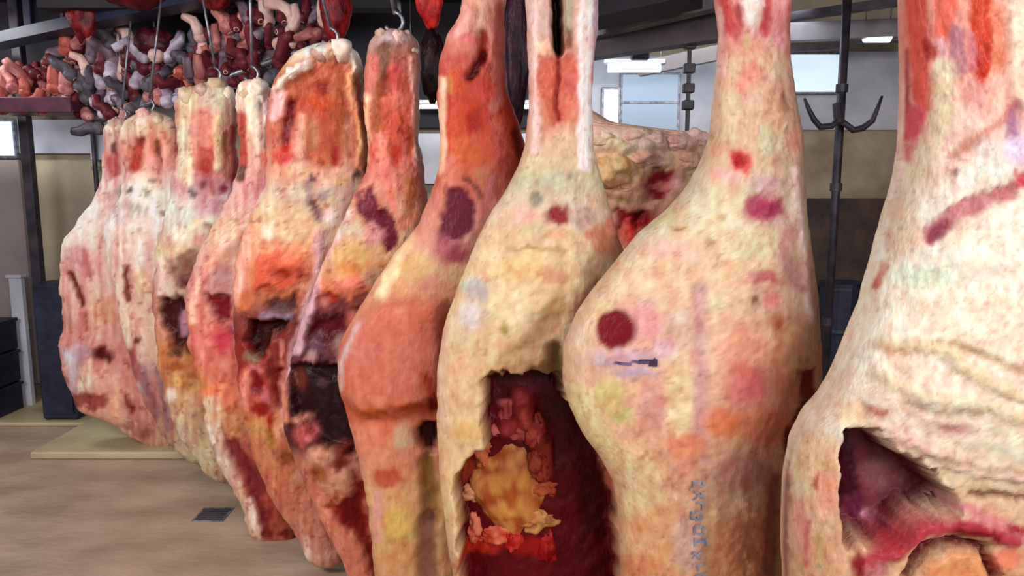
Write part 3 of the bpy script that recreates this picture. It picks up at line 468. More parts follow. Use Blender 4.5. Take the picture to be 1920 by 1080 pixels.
# 9
r9 = add(1.82, [(-120, 1334, 1492), (0, 1342, 1478), (60, 1350, 1476), (120, 1346, 1478), (200, 1338, 1490), (260, 1332, 1500), (310, 1312, 1502), (350, 1290, 1503), (395, 1250, 1505), (440, 1196, 1510), (490, 1156, 1517), (540, 1114, 1524), (590, 1080, 1528), (650, 1056, 1532), (710, 1054, 1532), (760, 1068, 1524), (800, 1086, 1510), (850, 1122, 1484), (900, 1150, 1468), (960, 1160, 1462), (1080, 1166, 1458), (1300, 1190, 1430), (1700, 1240, 1390)],
    [(0, (232, 150, 138)), (70, (226, 150, 138)), (110, (228, 192, 158)), (190, (232, 192, 162)), (250, (222, 192, 156)), (300, (220, 186, 154)), (350, (220, 204, 166)), (430, (224, 208, 172)), (500, (226, 192, 154)), (580, (226, 186, 154)), (660, (224, 184, 152)), (740, (226, 180, 144)), (800, (228, 178, 138)), (870, (226, 176, 140)), (960, (224, 176, 132)), (1080, (214, 160, 112)), (1500, (200, 150, 110))],
    [E(1408, 18, 20, 36, (252, 236, 224), 8, .012, part='tendon_edge'), L([(1358, 0), (1372, 60)], 12, (214, 84, 80), 8, part='lean_meat'), L([(1384, 20), (1382, 70)], 8, (196, 90, 86), 6), L([(1462, -10), (1462, 80)], 13, (240, 162, 160), 6, part='lean_meat'), L([(1435, 0), (1436, 60)], 7, (206, 82, 84), 6), E(1402, 80, 10, 14, (220, 184, 136), 6), L([(1348, 20), (1354, 140)], 6, (240, 190, 180), 5), E(1410, 140, 22, 20, (232, 160, 132), 9), E(1390, 165, 12, 12, (244, 168, 148), 6), E(1370, 200, 24, 30, (228, 200, 160), 10), E(1455, 210, 20, 26, (228, 186, 154), 9), L([(1472, 180), (1470, 200)], 6, (178, 140, 104), 5), L([(1472, 240), (1474, 268)], 4, (186, 130, 94), 4), E(1487, 265, 12, 30, (234, 168, 142), 8), E(1440, 265, 24, 24, (212, 202, 164), 9),
     E(1388, 304, 24, 22, (222, 100, 96), 8, part='red_muscle_spot'), E(1385, 300, 13, 11, (170, 24, 36), 7, -.006), E(1345, 280, 18, 16, (222, 168, 134), 9), E(1358, 330, 34, 12, (232, 184, 168), 9), L([(1490, 320), (1498, 420), (1512, 520), (1520, 600)], 8, (238, 204, 192), 6, .012, part='white_rim'), E(1440, 345, 34, 14, (208, 168, 164), 9), E(1434, 392, 38, 31, (182, 76, 100), 13, -.006, part='red_muscle_spot'), E(1440, 392, 24, 16, (158, 48, 78), 9), E(1476, 440, 14, 34, (214, 160, 148), 9), E(1340, 400, 40, 40, (224, 212, 176), 14), E(1335, 455, 8, 10, (176, 150, 106), 5), E(1354, 410, 7, 14, (192, 164, 116), 5), E(1270, 428, 16, 6, (180, 142, 98), 5), E(1260, 470, 60, 20, (230, 190, 168), 14), E(1240, 410, 24, 14, (212, 206, 152), 9), E(1400, 470, 40, 26, (222, 214, 176), 12), L([(1470, 480), (1500, 540)], 12, (206, 148, 140), 9), E(1435, 524, 36, 10, (198, 112, 108), 7), E(1420, 565, 9, 16, (148, 106, 72), 5, -.006), E(1450, 560, 14, 20, (232, 150, 136), 8), E(1385, 500, 40, 12, (234, 196, 160), 9), E(1460, 610, 18, 18, (196, 124, 92), 9),
     E(1200, 520, 60, 30, (230, 196, 158), 16), E(1120, 580, 30, 24, (226, 196, 150), 12), E(1205, 605, 40, 34, (226, 168, 164), 14), E(1155, 620, 37, 37, (120, 16, 24), 6, -.014, part='red_muscle_spot', warp=1), E(1280, 610, 34, 34, (216, 190, 164), 12), E(1245, 655, 24, 16, (222, 178, 178), 9), E(1170, 672, 66, 14, (206, 170, 176), 9),
     E(1190, 700, 40, 10, (190, 166, 186), 8), E(1140, 740, 30, 30, (212, 186, 122), 10), E(1160, 780, 20, 12, (196, 184, 114), 7), E(1220, 770, 26, 50, (214, 160, 142), 12), E(1275, 740, 20, 70, (226, 204, 156), 12), L([(1312, 540), (1312, 700), (1314, 860)], 12, (206, 158, 150), 8, -.004), E(1340, 560, 16, 50, (222, 200, 160), 10), 
     E(1400, 660, 50, 60, (230, 164, 134), 20), E(1405, 725, 46, 40, (222, 124, 116), 18), E(1440, 800, 50, 36, (224, 138, 102), 16), E(1360, 790, 40, 30, (232, 138, 96), 14), E(1470, 700, 34, 60, (216, 144, 108), 14), E(1490, 650, 20, 50, (222, 170, 130), 12), E(1290, 840, 36, 30, (232, 150, 112), 10), E(1280, 880, 20, 20, (232, 160, 138), 8), L([(1078, 740), (1120, 810), (1170, 870), (1200, 960)], 22, (230, 206, 150), 12), E(1200, 900, 40, 60, (228, 196, 148), 14), E(1390, 890, 60, 26, (206, 150, 132), 14), E(1380, 935, 60, 12, (226, 180, 150), 9), E(1390, 1020, 50, 50, (220, 150, 106), 14), E(1220, 1000, 46, 50, (224, 172, 122), 14), E(1200, 1060, 36, 20, (212, 144, 100), 9), E(1290, 1010, 30, 60, (216, 176, 154), 12),
     G([(1506, 700), (1534, 690), (1536, 760), (1512, 800), (1492, 860), (1474, 850), (1480, 812), (1500, 780)], (142, 40, 20), 6, -.02, part='lean_meat'), L([(1450, 900), (1440, 1080)], 14, (160, 96, 76), 9)],
    9, 'largest foreground beef carcass, cream, ink marked below a round dark red spot', split=288, spc=4.4, tmax=.19, edge=2)
# 10
r10 = add(1.42, [(-160, 1694, 2010), (0, 1698, 2000), (100, 1700, 2010), (200, 1700, 2040), (260, 1698, 2070), (330, 1688, 2100), (420, 1662, 2140), (500, 1640, 2180), (570, 1622, 2210), (640, 1592, 2230), (700, 1568, 2240), (750, 1540, 2250), (780, 1510, 2250), (830, 1486, 2250), (900, 1474, 2250), (1000, 1470, 2240), (1100, 1474, 2220), (1400, 1500, 2180), (2000, 1600, 2050)],
    [(0, (226, 154, 134)), (100, (224, 146, 122)), (200, (230, 182, 160)), (300, (238, 210, 192)), (400, (234, 224, 200)), (520, (244, 234, 210)), (620, (244, 234, 208)), (700, (236, 218, 192)), (800, (226, 208, 182)), (900, (214, 190, 154)), (1080, (210, 160, 120)), (1900, (200, 150, 110))],
    [L([(1716, 0), (1722, 90), (1732, 190)], 20, (216, 90, 72), 8, part='lean_meat'), L([(1735, 75), (1742, 110)], 7, (162, 24, 24), 6), L([(1750, 90), (1750, 160)], 9, (192, 80, 64), 6), L([(1775, -10), (1768, 60)], 20, (224, 108, 88), 9), L([(1698, 100), (1700, 260)], 7, (176, 66, 70), 6), E(1715, 230, 24, 34, (206, 82, 90), 9, part='raw_muscle'), E(1710, 285, 16, 20, (204, 110, 104), 8), L([(1765, 80), (1785, 140)], 12, (206, 150, 150), 8), L([(1795, 60), (1800, 130)], 14, (178, 120, 126), 8), L([(1840, -10), (1846, 60), (1842, 120)], 22, (196, 64, 38), 9, part='lean_meat'), L([(1842, 100), (1840, 150)], 12, (186, 48, 30), 7), L([(1872, 20), (1876, 120)], 12, (216, 130, 96), 8), L([(1820, 60), (1822, 130)], 7, (196, 116, 118), 6), L([(1908, -40), (1915, 180)], 24, (234, 214, 184), 10, .01, part='fat_edge'), L([(1770, 130), (1766, 220), (1720, 330)], 22, (222, 204, 170), 12), E(1830, 180, 24, 30, (216, 156, 142), 10), E(1870, 210, 22, 20, (232, 176, 156), 9),
     L([(1810, 270), (1870, 230), (1900, 200)], 9, (206, 140, 120), 8), L([(1790, 290), (1840, 260)], 10, (196, 140, 118), 8), E(1795, 322, 14, 9, (150, 118, 110), 6), E(1900, 230, 16, 30, (158, 100, 128), 12), E(1915, 280, 30, 30, (220, 200, 220), 12), E(1850, 290, 26, 24, (226, 222, 212), 12), E(1912, 336, 28, 15, (190, 62, 70), 7, part='red_muscle_spot'), L([(1745, 440), (1790, 400), (1860, 372), (1895, 362)], 17, (188, 118, 116), 9, -.008, part='red_muscle_streak'), L([(1748, 446), (1775, 420)], 11, (146, 64, 78), 8), E(1850, 325, 50, 26, (222, 226, 208), 12), L([(1690, 380), (1676, 460), (1690, 500)], 18, (222, 190, 160), 12), L([(1660, 500), (1645, 530)], 9, (196, 110, 96), 6), E(1700, 440, 26, 60, (228, 206, 172), 12), E(1800, 500, 120, 26, (236, 228, 204), 16), E(1740, 520, 60, 20, (208, 216, 186), 14), E(1840, 590, 150, 50, (244, 234, 206), 22), E(1690, 650, 60, 12, (222, 188, 160), 10), 
     L([(1760, 640), (1820, 660), (1920, 700), (2000, 720)], 6, (190, 166, 128), 7, -.006), L([(1650, 640), (1760, 655), (1860, 720), (1960, 760)], 12, (224, 206, 166), 9, .008), L([(1700, 760), (1760, 778), (1830, 782)], 7, (180, 160, 132), 7, -.008), E(1780, 806, 42, 12, (176, 122, 108), 8, -.008, part='red_muscle_streak'), L([(1640, 700), (1720, 740), (1840, 760), (1960, 800)], 10, (226, 214, 178), 9, .008), L([(1640, 790), (1720, 830), (1800, 870), (1940, 900)], 12, (224, 190, 168), 8, .012), L([(1770, 860), (1860, 880), (1960, 890)], 6, (180, 152, 120), 6, -.008), L([(1820, 925), (1900, 935), (1990, 940)], 5, (126, 84, 56), 5, -.012), L([(1690, 760), (1740, 800), (1800, 830)], 5, (206, 176, 150), 5), L([(1860, 800), (1960, 840)], 8, (214, 208, 176), 8), L([(1830, 830), (1940, 860)], 8, (208, 202, 172), 8), L([(1620, 765), (1660, 775)], 9, (170, 106, 88), 7, -.005), E(1600, 780, 26, 34, (232, 206, 166), 12),
     E(1530, 860, 36, 50, (224, 184, 142), 16), E(1550, 930, 24, 40, (232, 168, 138), 12), E(1532, 905, 5, 16, (180, 96, 66), 5), E(1500, 980, 18, 50, (216, 156, 134), 12), L([(1536, 1010), (1536, 1060)], 7, (192, 166, 110), 6), E(1576, 1050, 24, 30, (218, 172, 136), 10), L([(1474, 830), (1470, 1080)], 8, (150, 100, 88), 6), L([(1512, 980), (1512, 1060)], 6, (196, 116, 102), 5),
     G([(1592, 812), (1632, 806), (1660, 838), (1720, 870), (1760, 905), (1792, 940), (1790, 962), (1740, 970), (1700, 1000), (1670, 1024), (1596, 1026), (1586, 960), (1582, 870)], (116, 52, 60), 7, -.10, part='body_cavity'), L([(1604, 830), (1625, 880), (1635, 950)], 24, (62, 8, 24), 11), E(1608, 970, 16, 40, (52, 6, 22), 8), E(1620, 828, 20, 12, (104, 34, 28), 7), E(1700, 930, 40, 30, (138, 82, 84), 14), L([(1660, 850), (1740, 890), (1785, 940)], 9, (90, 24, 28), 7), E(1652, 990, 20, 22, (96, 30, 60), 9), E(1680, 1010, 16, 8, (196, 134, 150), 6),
     L([(1620, 1060), (1680, 1030), (1740, 990), (1830, 985), (1900, 1010)], 16, (176, 58, 66), 8, .01, part='rib_muscle'), L([(1700, 1080), (1740, 1030), (1800, 1018), (1850, 1030), (1870, 1090)], 9, (94, 14, 14), 6, -.03, part='dark_slit'), G([(1720, 1100), (1745, 1050), (1790, 1036), (1840, 1046), (1856, 1100)], (216, 150, 100), 8, .01, part='fat_lobe'), L([(1790, 996), (1860, 1000)], 6, (120, 12, 20), 6), L([(1800, 950), (1880, 980), (1940, 1020)], 10, (206, 130, 126), 8), E(1640, 1070, 24, 16, (196, 118, 116), 8), E(1605, 1060, 12, 24, (142, 30, 32), 7), E(1890, 1050, 24, 24, (224, 130, 100), 9), L([(1890, 990), (1960, 1010)], 8, (150, 30, 40), 7)],
    10, 'nearest carcass at the right edge, broad cream ribbed flank above a dark purple hollow', split=305, spc=4.4, tmax=.17, edge=2)

# knuckle bones and tendon stubs on the far shank tops
for ci, lst in {0: [(206, 240, 9, 0), (224, 246, 10, 1)], 1: [(268, 218, 13, 2), (292, 226, 12, 1), (318, 236, 11, 3), (246, 240, 10, 1)], 2: [(350, 178, 15, 1), (378, 168, 13, 3), (402, 160, 14, 1), (426, 176, 12, 0)], 3: [(484, 164, 16, 0), (458, 176, 12, 1), (502, 186, 9, 2)], 4: [(640, 96, 20, 0), (596, 100, 14, 3), (545, 136, 11, 0)], 5: [(716, 66, 13, 3), (746, 70, 14, 2), (772, 92, 10, 0), (762, 64, 8, 3)]}.items():
    rt, sf, tp_ = CARC[ci]
    for q, (ax, ay, rp, cc_) in enumerate(lst):
        rr_ = rp / F * rt.location.y
        cols_ = [((252, 240, 224), (240, 214, 190)), ((226, 206, 172), (204, 178, 140)), ((246, 206, 196), (226, 160, 146)), ((190, 150, 130), (216, 184, 168))][cc_]
        flesh_lump('knuckle_bone', sf(ax, ay) + Vector((0, .03, 0)), (rr_, rr_ * 1.2, rr_ * 1.1), cols_, 80 + ci * 7 + q, rt, .35, 3)

rt, sf, tp_ = CARC[8]
for q, (ax, ay, rx_, ry_, cs_) in enumerate([(1140, 262, 30, 15, ((244, 224, 190), (226, 196, 150))), (1185, 256, 26, 12, ((246, 222, 204), (236, 190, 170))), (1228, 262, 26, 15, ((250, 224, 212), (238, 196, 180))), (1275, 266, 24, 14, ((248, 214, 200), (236, 184, 166))), (1306, 256, 24, 16, ((252, 220, 214), (240, 190, 182))), (1148, 320, 38, 30, ((244, 212, 160), (230, 180, 120))), (1212, 296, 24, 14, ((244, 206, 180), (230, 176, 146))), (1290, 298, 24, 18, ((244, 208, 190), (222, 176, 150))), (1180, 352, 18, 10, ((240, 190, 150), (216, 160, 120)))]):
    k_ = rt.location.y / F
    flesh_lump('fat_lump', sf(ax, ay) + Vector((0, .02, 0)), (rx_ * k_, ry_ * k_ * 1.1, ry_ * k_), cs_, 140 + q, rt, .4, 4)

# kidney fat and loose trimmings lying in the cavities, ink marks on the near carcass
root8, s8, top8 = r8
kf = flesh_lump('kidney_fat', s8(955, 950) + Vector((0.0, 0.035, 0)), (.12, .06, .165), ((170, 78, 34), (212, 150, 78)), 4, root8, .24, 4)
for k, (ax, ay, rr, cs) in enumerate([(905, 870, .04, ((150, 60, 34), (196, 110, 66))), (1010, 1010, .045, ((190, 120, 66), (214, 160, 96))), (890, 1030, .035, ((222, 130, 96), (196, 80, 50))), (985, 835, .03, ((168, 62, 56), (190, 96, 86))), (1010, 900, .03, ((160, 70, 40), (130, 30, 24))), (930, 1040, .04, ((206, 70, 44), (230, 130, 96))), (965, 1060, .035, ((176, 20, 16), (206, 60, 44))), (1030, 950, .035, ((150, 40, 26), (190, 90, 50))), (950, 800, .03, ((196, 90, 84), (150, 50, 50))), (925, 835, .028, ((176, 60, 54), (206, 110, 100))), (1010, 835, .035, ((150, 40, 40), (180, 80, 60))), (890, 960, .035, ((206, 140, 90), (226, 180, 130))), (1030, 1070, .04, ((140, 10, 14), (170, 30, 24)))]):
    flesh_lump('cavity_trimming', s8(ax, ay) + Vector((0, .005, 0)), (rr * (1.25 if k % 2 else .8), rr * .5, rr * (.8 if k % 2 else 1.35)), cs, 20 + k, root8, .75, 4)

def ink_part(name, root, surf, strokes, m, wpx=3.0, lift=.0015):
    bm = bmesh.new(); org = Vector(root.location)
    for st in strokes:
        dense = []
        for (x0, y0), (x1, y1) in zip(st, st[1:]):
            n = max(2, int(math.hypot(x1 - x0, y1 - y0) / 3))
            dense += [(x0 + (x1 - x0) * i / n, y0 + (y1 - y0) * i / n) for i in range(n)]
        dense.append(st[-1])
        pr = None
        for i, (x, y) in enumerate(dense):
            x2, y2 = dense[min(i + 1, len(dense) - 1)]; x1, y1 = dense[max(0, i - 1)]
            L_ = math.hypot(x2 - x1, y2 - y1) + 1e-6; nx, ny = -(y2 - y1) / L_ * wpx / 2, (x2 - x1) / L_ * wpx / 2
            c0 = surf(x, y)
            sc_ = c0.y / F * 1.0
            a = bm.verts.new(c0 + Vector((nx * sc_, -.004 - lift, -ny * sc_)) - org); b = bm.verts.new(c0 + Vector((-nx * sc_, -.004 - lift, ny * sc_)) - org)
            if pr: bm.faces.new((pr[0], a, b, pr[1]))
            pr = (a, b)
    return finish(bm, name, m, root)
root9, s9, top9 = r9
def glyph(cx, cy, w_, h_, k):
    G_ = {0: [[(-1, -1), (1, -1)], [(0, -1), (0, 1)]], 1: [[(-1, 1), (-1, -1), (1, -1), (1, 1)], [(-1, 0), (1, 0)]], 2: [[(1, -1), (-1, -1), (-1, 1), (1, 1)], [(0, 0), (1, 0)]], 3: [[(-1, -1), (1, 1)], [(1, -1), (-1, 1)]], 4: [[(-1, -1), (1, -1), (1, 1), (-1, 1), (-1, -1)]]}
    return [[(cx + a * w_, cy + b * h_) for a, b in st] for st in G_[k % 5]]
ink = []
for k, yy_ in enumerate([908, 926, 946, 966, 992, 1016, 1040, 1062, 1084]):
    ink += glyph(1310 + (k % 3 - 1) * 4, yy_, 12 if k % 2 else 9, 7, k * 2 + 1)
o = ink_part('blue_ink_stamp', root9, s9, ink, M['ink_blue'], 4.5); o['label'] = 'column of blurred blue ink stamp marks'
o = ink_part('violet_ink_stamp', root9, s9, [[(1150, 681), (1195, 678), (1215, 677)]], M['ink_violet'], 5); o['label'] = 'smudged violet ink mark'
o = ink_part('violet_ink_stamp', root9, s9, [[(1200, 676), (1232, 676)], [(1216, 683), (1234, 685)]], mat('dark_violet_ink', (50, 34, 60), .6), 8); o['label'] = 'dark end of the violet ink mark'
# ------------------------------------------------------------------ overhead rail, trolleys and hooks over the row
rail_z = 2.98
pa = P(262, 230, 4.9); pb = P(1860, 0, 1.42)
dirv = Vector((pb.x - pa.x, pb.y - pa.y, 0)).normalized()
ra = Vector((pa.x, pa.y, rail_z)) - dirv * 0.9; rb = Vector((pb.x, pb.y, rail_z)) + dirv * 0.6
def rail_xy(Y):
    t = (Y - ra.y) / (rb.y - ra.y); return ra.x + (rb.x - ra.x) * t
root = empty('overhead_rail', ra, 'dark steel overhead rail that the row of beef carcasses hangs from', 'rail')
bm = bmesh.new(); beam(bm, Vector((0, 0, 0)), rb - ra, .012, .10); finish(bm, 'rail_web', M['dark_steel'], root)
bm = bmesh.new(); beam(bm, Vector((0, 0, .055)), rb - ra + Vector((0, 0, .055)), .07, .012); finish(bm, 'rail_flange', M['dark_steel'], root)
n = 6
for k in range(n):
    p = (rb - ra) * ((k + .5) / n)
    bm = bmesh.new(); bx(bm, p + Vector((-.03, -.03, .06)), p + Vector((.03, .03, 3.3 - rail_z)), .004); finish(bm, 'hanger', M['dark_steel'], root)
names_h = ['farthest', 'second farthest', 'third farthest', 'fourth farthest', 'fifth farthest', 'sixth farthest', 'seventh farthest', 'large cream cavity', 'lumpy hidden', 'largest cream', 'right edge']
for i, (cr, s_, top) in enumerate(CARC):
    Y = cr['_d']; del cr['_d']
    if i == 8:
        xr = rail_xy(Y)
    xr = rail_xy(Y)
    tz = top.z
    t = empty('meat_hook', (top.x, Y, tz - .04), 'steel roller hook holding the ' + names_h[i] + ' carcass to the overhead rail', 'hook', 'roller hooks over the carcass row')
    tp = Vector((xr - top.x, 0, rail_z - .09 - tz + .04)); lowp = Vector((0, 0, .10)) if tz < 2.7 else Vector((0, 0, .03))
    bm = bmesh.new(); tube(bm, [tp, tp * .5 + lowp * .5, lowp], .007, 8)
    finish(bm, 'hook_stem', M['steel'], t, smooth=True)
    bm = bmesh.new(); tube(bm, [lowp] + [Vector((.035 * math.sin(a), -.02, .035 * math.cos(a) + lowp.z - .035)) for a in np.linspace(.2, 4.2, 9)], .007, 8)
    finish(bm, 'hook_curl', M['steel'], t, smooth=True)
    bm = bmesh.new(); r_ = bmesh.ops.create_cone(bm, cap_ends=True, segments=16, radius1=.04, radius2=.04, depth=.025)
    bmesh.ops.rotate(bm, verts=bm.verts, matrix=Matrix.Rotation(math.pi / 2, 3, 'Y')); bmesh.ops.translate(bm, vec=tp + Vector((.0, 0, .13)), verts=bm.verts)
    finish(bm, 'trolley_wheel', M['steel'], t)
    bm = bmesh.new(); bx(bm, tp + Vector((-.006, -.022, -.01)), tp + Vector((.006, .022, .13)), .002); finish(bm, 'trolley_plate', M['dark_steel'], t)

# ------------------------------------------------------------------ upper left: gantry heaped with heads, feet and offal
GY = 5.35
g0 = P(-260, 212, GY); g1 = P(175, 212, GY)
def gantry(name, a, b, hgt, dep_, label, m):
    r = empty(name, a, label, 'rack')
    bm = bmesh.new(); bx(bm, (0, -dep_ / 2, 0), (b.x - a.x, dep_ / 2, hgt), .006); finish(bm, 'shelf_beam', m, r)
    bm = bmesh.new(); bx(bm, (0, -dep_ / 2 - .015, -.02), (b.x - a.x, -dep_ / 2, hgt + .03), .004); finish(bm, 'front_lip', m, r)
    for k in range(2):
        x = (b.x - a.x) * (.1 + .8 * k)
        bm = bmesh.new(); tube(bm, [(x, 0, hgt), (x, 0, 3.3 - a.z)], .014, 8); finish(bm, 'suspension_rod', m, r)
    return r
gantry('overhead_rack', g0, Vector((g1.x, g1.y, g0.z)), .05, .5, 'dark maroon rack slung from the ceiling at the upper left', mat('maroon_stained_steel', (58, 18, 40), .5, .2, (90, 40, 60), 12))
rnd = random.Random(5)
palp = [((150, 84, 84), (206, 142, 132)), ((84, 66, 78), (140, 122, 134)), ((206, 160, 152), (236, 204, 196)), ((70, 20, 34), (116, 44, 52)), ((60, 56, 68), (104, 98, 108)), ((150, 134, 156), (216, 210, 228)), ((160, 76, 66), (206, 118, 100))]
# a knuckle: thing with bone end + shank skin
protos = []
def trotter_mesh(seed, cols):
    """a cut foot or knuckle: a tapering bent limb with a rounded joint"""
    rr = random.Random(seed)
    bm = bmesh.new()
    pts = [Vector((0, 0, 0)), Vector((.012, 0, .05)), Vector((.03 * rr.uniform(-1, 1), .01, .11)), Vector((.05 * rr.uniform(-1, 1), .02, .16))]
    tube(bm, pts, [.040, .040, .034, .026], 10)
    r_ = bmesh.ops.create_icosphere(bm, subdivisions=2, radius=.046); 
    for v in r_['verts']: v.co = v.co + pts[0] + Vector((0, 0, -.005))
    me = bpy.data.meshes.new('limb'); bm.to_mesh(me); bm.free(); me.materials.append(M['flesh'])
    me.polygons.foreach_set('use_smooth', [True] * len(me.polygons))
    co = np.array([v.co[:] for v in me.vertices]); t = smooth01(.5 + 1.5 * fbm(co[:, 0] * 50 + co[:, 1] * 30, co[:, 2] * 45, seed))
    cc = lin(cols[0])[None] * (1 - t[:, None]) + lin(cols[1])[None] * t[:, None]
    ca = me.color_attributes.new('flesh', 'FLOAT_COLOR', 'POINT'); buf = np.ones((len(co), 4), np.float32); buf[:, :3] = cc; ca.data.foreach_set('color', buf.ravel())
    return me
tm = [trotter_mesh(40 + i, palp[i % 7]) for i in range(14)]
bm = bmesh.new(); r_ = bmesh.ops.create_cone(bm, cap_ends=True, segments=10, radius1=.02, radius2=.016, depth=.022); bmesh.ops.bevel(bm, geom=bm.edges[:], offset=.003, affect='EDGES')
bone_me = bpy.data.meshes.new('bone_end'); bm.to_mesh(bone_me); bm.free(); bone_me.materials.append(mat('cut_bone', (226, 206, 190), .4, 0, (196, 140, 130), 60))
lower = [(0, 208), (110, 208), (165, 225), (205, 246), (262, 222), (300, 205), (345, 178), (400, 168), (450, 160), (510, 148), (545, 118), (600, 90)]
upper = [(0, 160), (60, 130), (130, 74), (190, 64), (240, 84), (300, 96), (345, 96), (370, 60), (430, 36), (480, 26), (540, 20), (600, 30)]
# second rail that the small cuts hang from
s0 = P(-200, 120, 5.75); s1 = P(640, -60, 4.3)
root = empty('overhead_rail', s0, 'dark navy overhead rail slanting across the upper left behind the row', 'rail')
bm = bmesh.new(); beam(bm, (0, 0, 0), s1 - s0, .16, .07); finish(bm, 'rail_beam', M['navy'], root)
for k in range(4):
    p = (s1 - s0) * ((k + .5) / 4); 
    bm = bmesh.new(); bx(bm, p + Vector((-.025, -.025, .03)), p + Vector((.025, .025, 3.3 - s0.z - (s1.z - s0.z) * (k + .5) / 4)), .004); finish(bm, 'hanger', M['navy'], root)
n_cut = 0
cells = []
for ix in range(0, 610, 21):
    yl = np.interp(ix, *zip(*lower)); yu = np.interp(ix, *zip(*upper))
    y = yu + 10
    while y < yl + 4:
        cells.append((ix + rnd.uniform(-6, 6), y + rnd.uniform(-5, 5))); y += 27
for (ax, ay) in cells:
    k = rnd.randrange(14)
    if ax < 130 and ay > 120: k = rnd.choice([0, 6, 7, 2, 13, 3])
    elif 130 < ax < 280 and ay < 215: k = rnd.choice([1, 4, 5, 8, 11, 3, 12, 2, 4, 10, 0])
    elif ax > 380 and ay < 120: k = rnd.choice([0, 3, 7, 10, 1, 8, 10, 3, 2])
    elif ax > 380: k = rnd.choice([3, 10, 3, 1, 3, 0, 4, 3])
    Yc = 5.25 - max(0, ax - 150) / 450 * .75 + rnd.uniform(-.06, .06)
    p = P(ax, ay, Yc)
    sc_ = rnd.uniform(.75, 1.15)
    tone = ['rosy', 'greyish lilac', 'pale pink', 'dark maroon', 'slate grey', 'whitish lilac', 'salmon'][k % 7]
    row_ = 'upper' if ay < (np.interp(ax, *zip(*lower)) + np.interp(ax, *zip(*upper))) / 2 else 'lower'
    zone = '%s side of the heap %s' % (row_, 'above the maroon rack' if ax < 130 else ('right of the rack' if ax < 240 else ('over the second carcass' if ax < 340 else ('over the third carcass' if ax < 440 else 'near the white rimmed shank'))))
    t = empty('cut_shank', p, '%s cut shank end, %s' % (tone, zone), 'meat cut', '%s cut shank ends %s' % (tone, zone))
    t.rotation_euler = (rnd.uniform(-.5, .5), rnd.choice([-1, 1]) * abs(rnd.gauss(0, .7)) , rnd.uniform(-1.2, 1.2)); t.scale = (sc_,) * 3
    c = bpy.data.objects.new('limb', tm[k]); COL.objects.link(c); c.parent = t
    c = bpy.data.objects.new('bone_end', bone_me); COL.objects.link(c); c.parent = t; c.location = (tm[k].vertices[30].co.x * 0 + .0, 0, -.036)
    n_cut += 1
# stout steel bars they lie on
for k, (a, b, Ya, Yb_, lab) in enumerate([((165, 236), (560, 96), 5.25, 4.55, 'grey steel bar under the overhead heap, nearer the row'), ((140, 150), (600, 10), 5.45, 4.65, 'grey steel bar slanting behind the overhead heap')]):
    A_ = P(*a, Ya); B_ = P(*b, Yb_)
    t = empty('support_bar', A_, lab, 'bar')
    bm = bmesh.new(); tube(bm, [Vector((0, 0, 0)), B_ - A_], .016, 10); finish(bm, 'bar', M['steel'], t, smooth=True)
    for q in (.2, .8):
        pz = (B_ - A_) * q; bm = bmesh.new(); tube(bm, [pz, (pz.x, pz.y, 3.3 - A_.z)], .006, 6); finish(bm, 'suspension_rod', M['dark_steel'], t)
# dark red cuts hanging at the very top
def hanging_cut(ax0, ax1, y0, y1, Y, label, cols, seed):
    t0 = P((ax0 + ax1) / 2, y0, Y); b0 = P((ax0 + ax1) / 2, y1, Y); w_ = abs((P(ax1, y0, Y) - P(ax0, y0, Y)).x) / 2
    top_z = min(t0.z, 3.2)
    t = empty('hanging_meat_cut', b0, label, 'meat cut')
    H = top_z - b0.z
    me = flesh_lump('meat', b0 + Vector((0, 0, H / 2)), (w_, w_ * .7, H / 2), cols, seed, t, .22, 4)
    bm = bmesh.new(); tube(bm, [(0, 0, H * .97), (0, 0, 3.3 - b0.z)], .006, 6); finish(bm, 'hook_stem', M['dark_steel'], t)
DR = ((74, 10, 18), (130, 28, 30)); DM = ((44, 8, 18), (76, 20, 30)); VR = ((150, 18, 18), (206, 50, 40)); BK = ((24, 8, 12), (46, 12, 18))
for i_, a in enumerate([(130, 186, -60, 78, 4.9, 'dark red meat cut hanging at the top left, nearest the navy rail', DR),
    (196, 330, -50, 18, 4.7, 'wide dark red meat cut hanging at the top edge over the overhead heap', ((60, 10, 18), (104, 24, 28))),
    (372, 440, -60, 22, 4.6, 'short dark red meat cut at the top edge, left of the overhead heap peak', DR),
    (255, 330, 50, 108, 5.0, 'maroon meat cut hanging over the middle of the heap', DM),
    (600, 662, -60, 78, 3.9, 'bright dark red meat cut hanging above the curved white rimmed shank', ((80, 12, 18), (138, 26, 28))),
    (780, 832, -60, 52, 3.3, 'vivid red meat cut hanging at the top between two shanks', VR),
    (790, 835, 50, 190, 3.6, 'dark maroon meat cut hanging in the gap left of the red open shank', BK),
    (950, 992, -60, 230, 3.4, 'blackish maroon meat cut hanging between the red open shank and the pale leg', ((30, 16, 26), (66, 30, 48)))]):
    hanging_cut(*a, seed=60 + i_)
for ax, ay, lab in [(212, 12, 'left'), (232, 12, 'second'), (272, 14, 'third'), (306, 58, 'lower left'), (340, 57, 'lower right')]:
    pass

# ------------------------------------------------------------------ ceiling beams, lamps, panels on the back wall
def simple_beam(name, a, Ya, b, Yb_, wd, hg, m, label=None):
    A_ = P(*a, Ya); B_ = P(*b, Yb_); bm = bmesh.new(); beam(bm, A_, B_, wd, hg); 
    return struct(bm, name, m)
def panel(name, x0, y0, x1, y1, Y, thick, m, bev=.004):
    A_ = P(x0, y1, Y); B_ = P(x1, y0, Y); bm = bmesh.new(); bx(bm, (A_.x, Y, A_.z), (B_.x, Y + thick, B_.z), bev); return bm
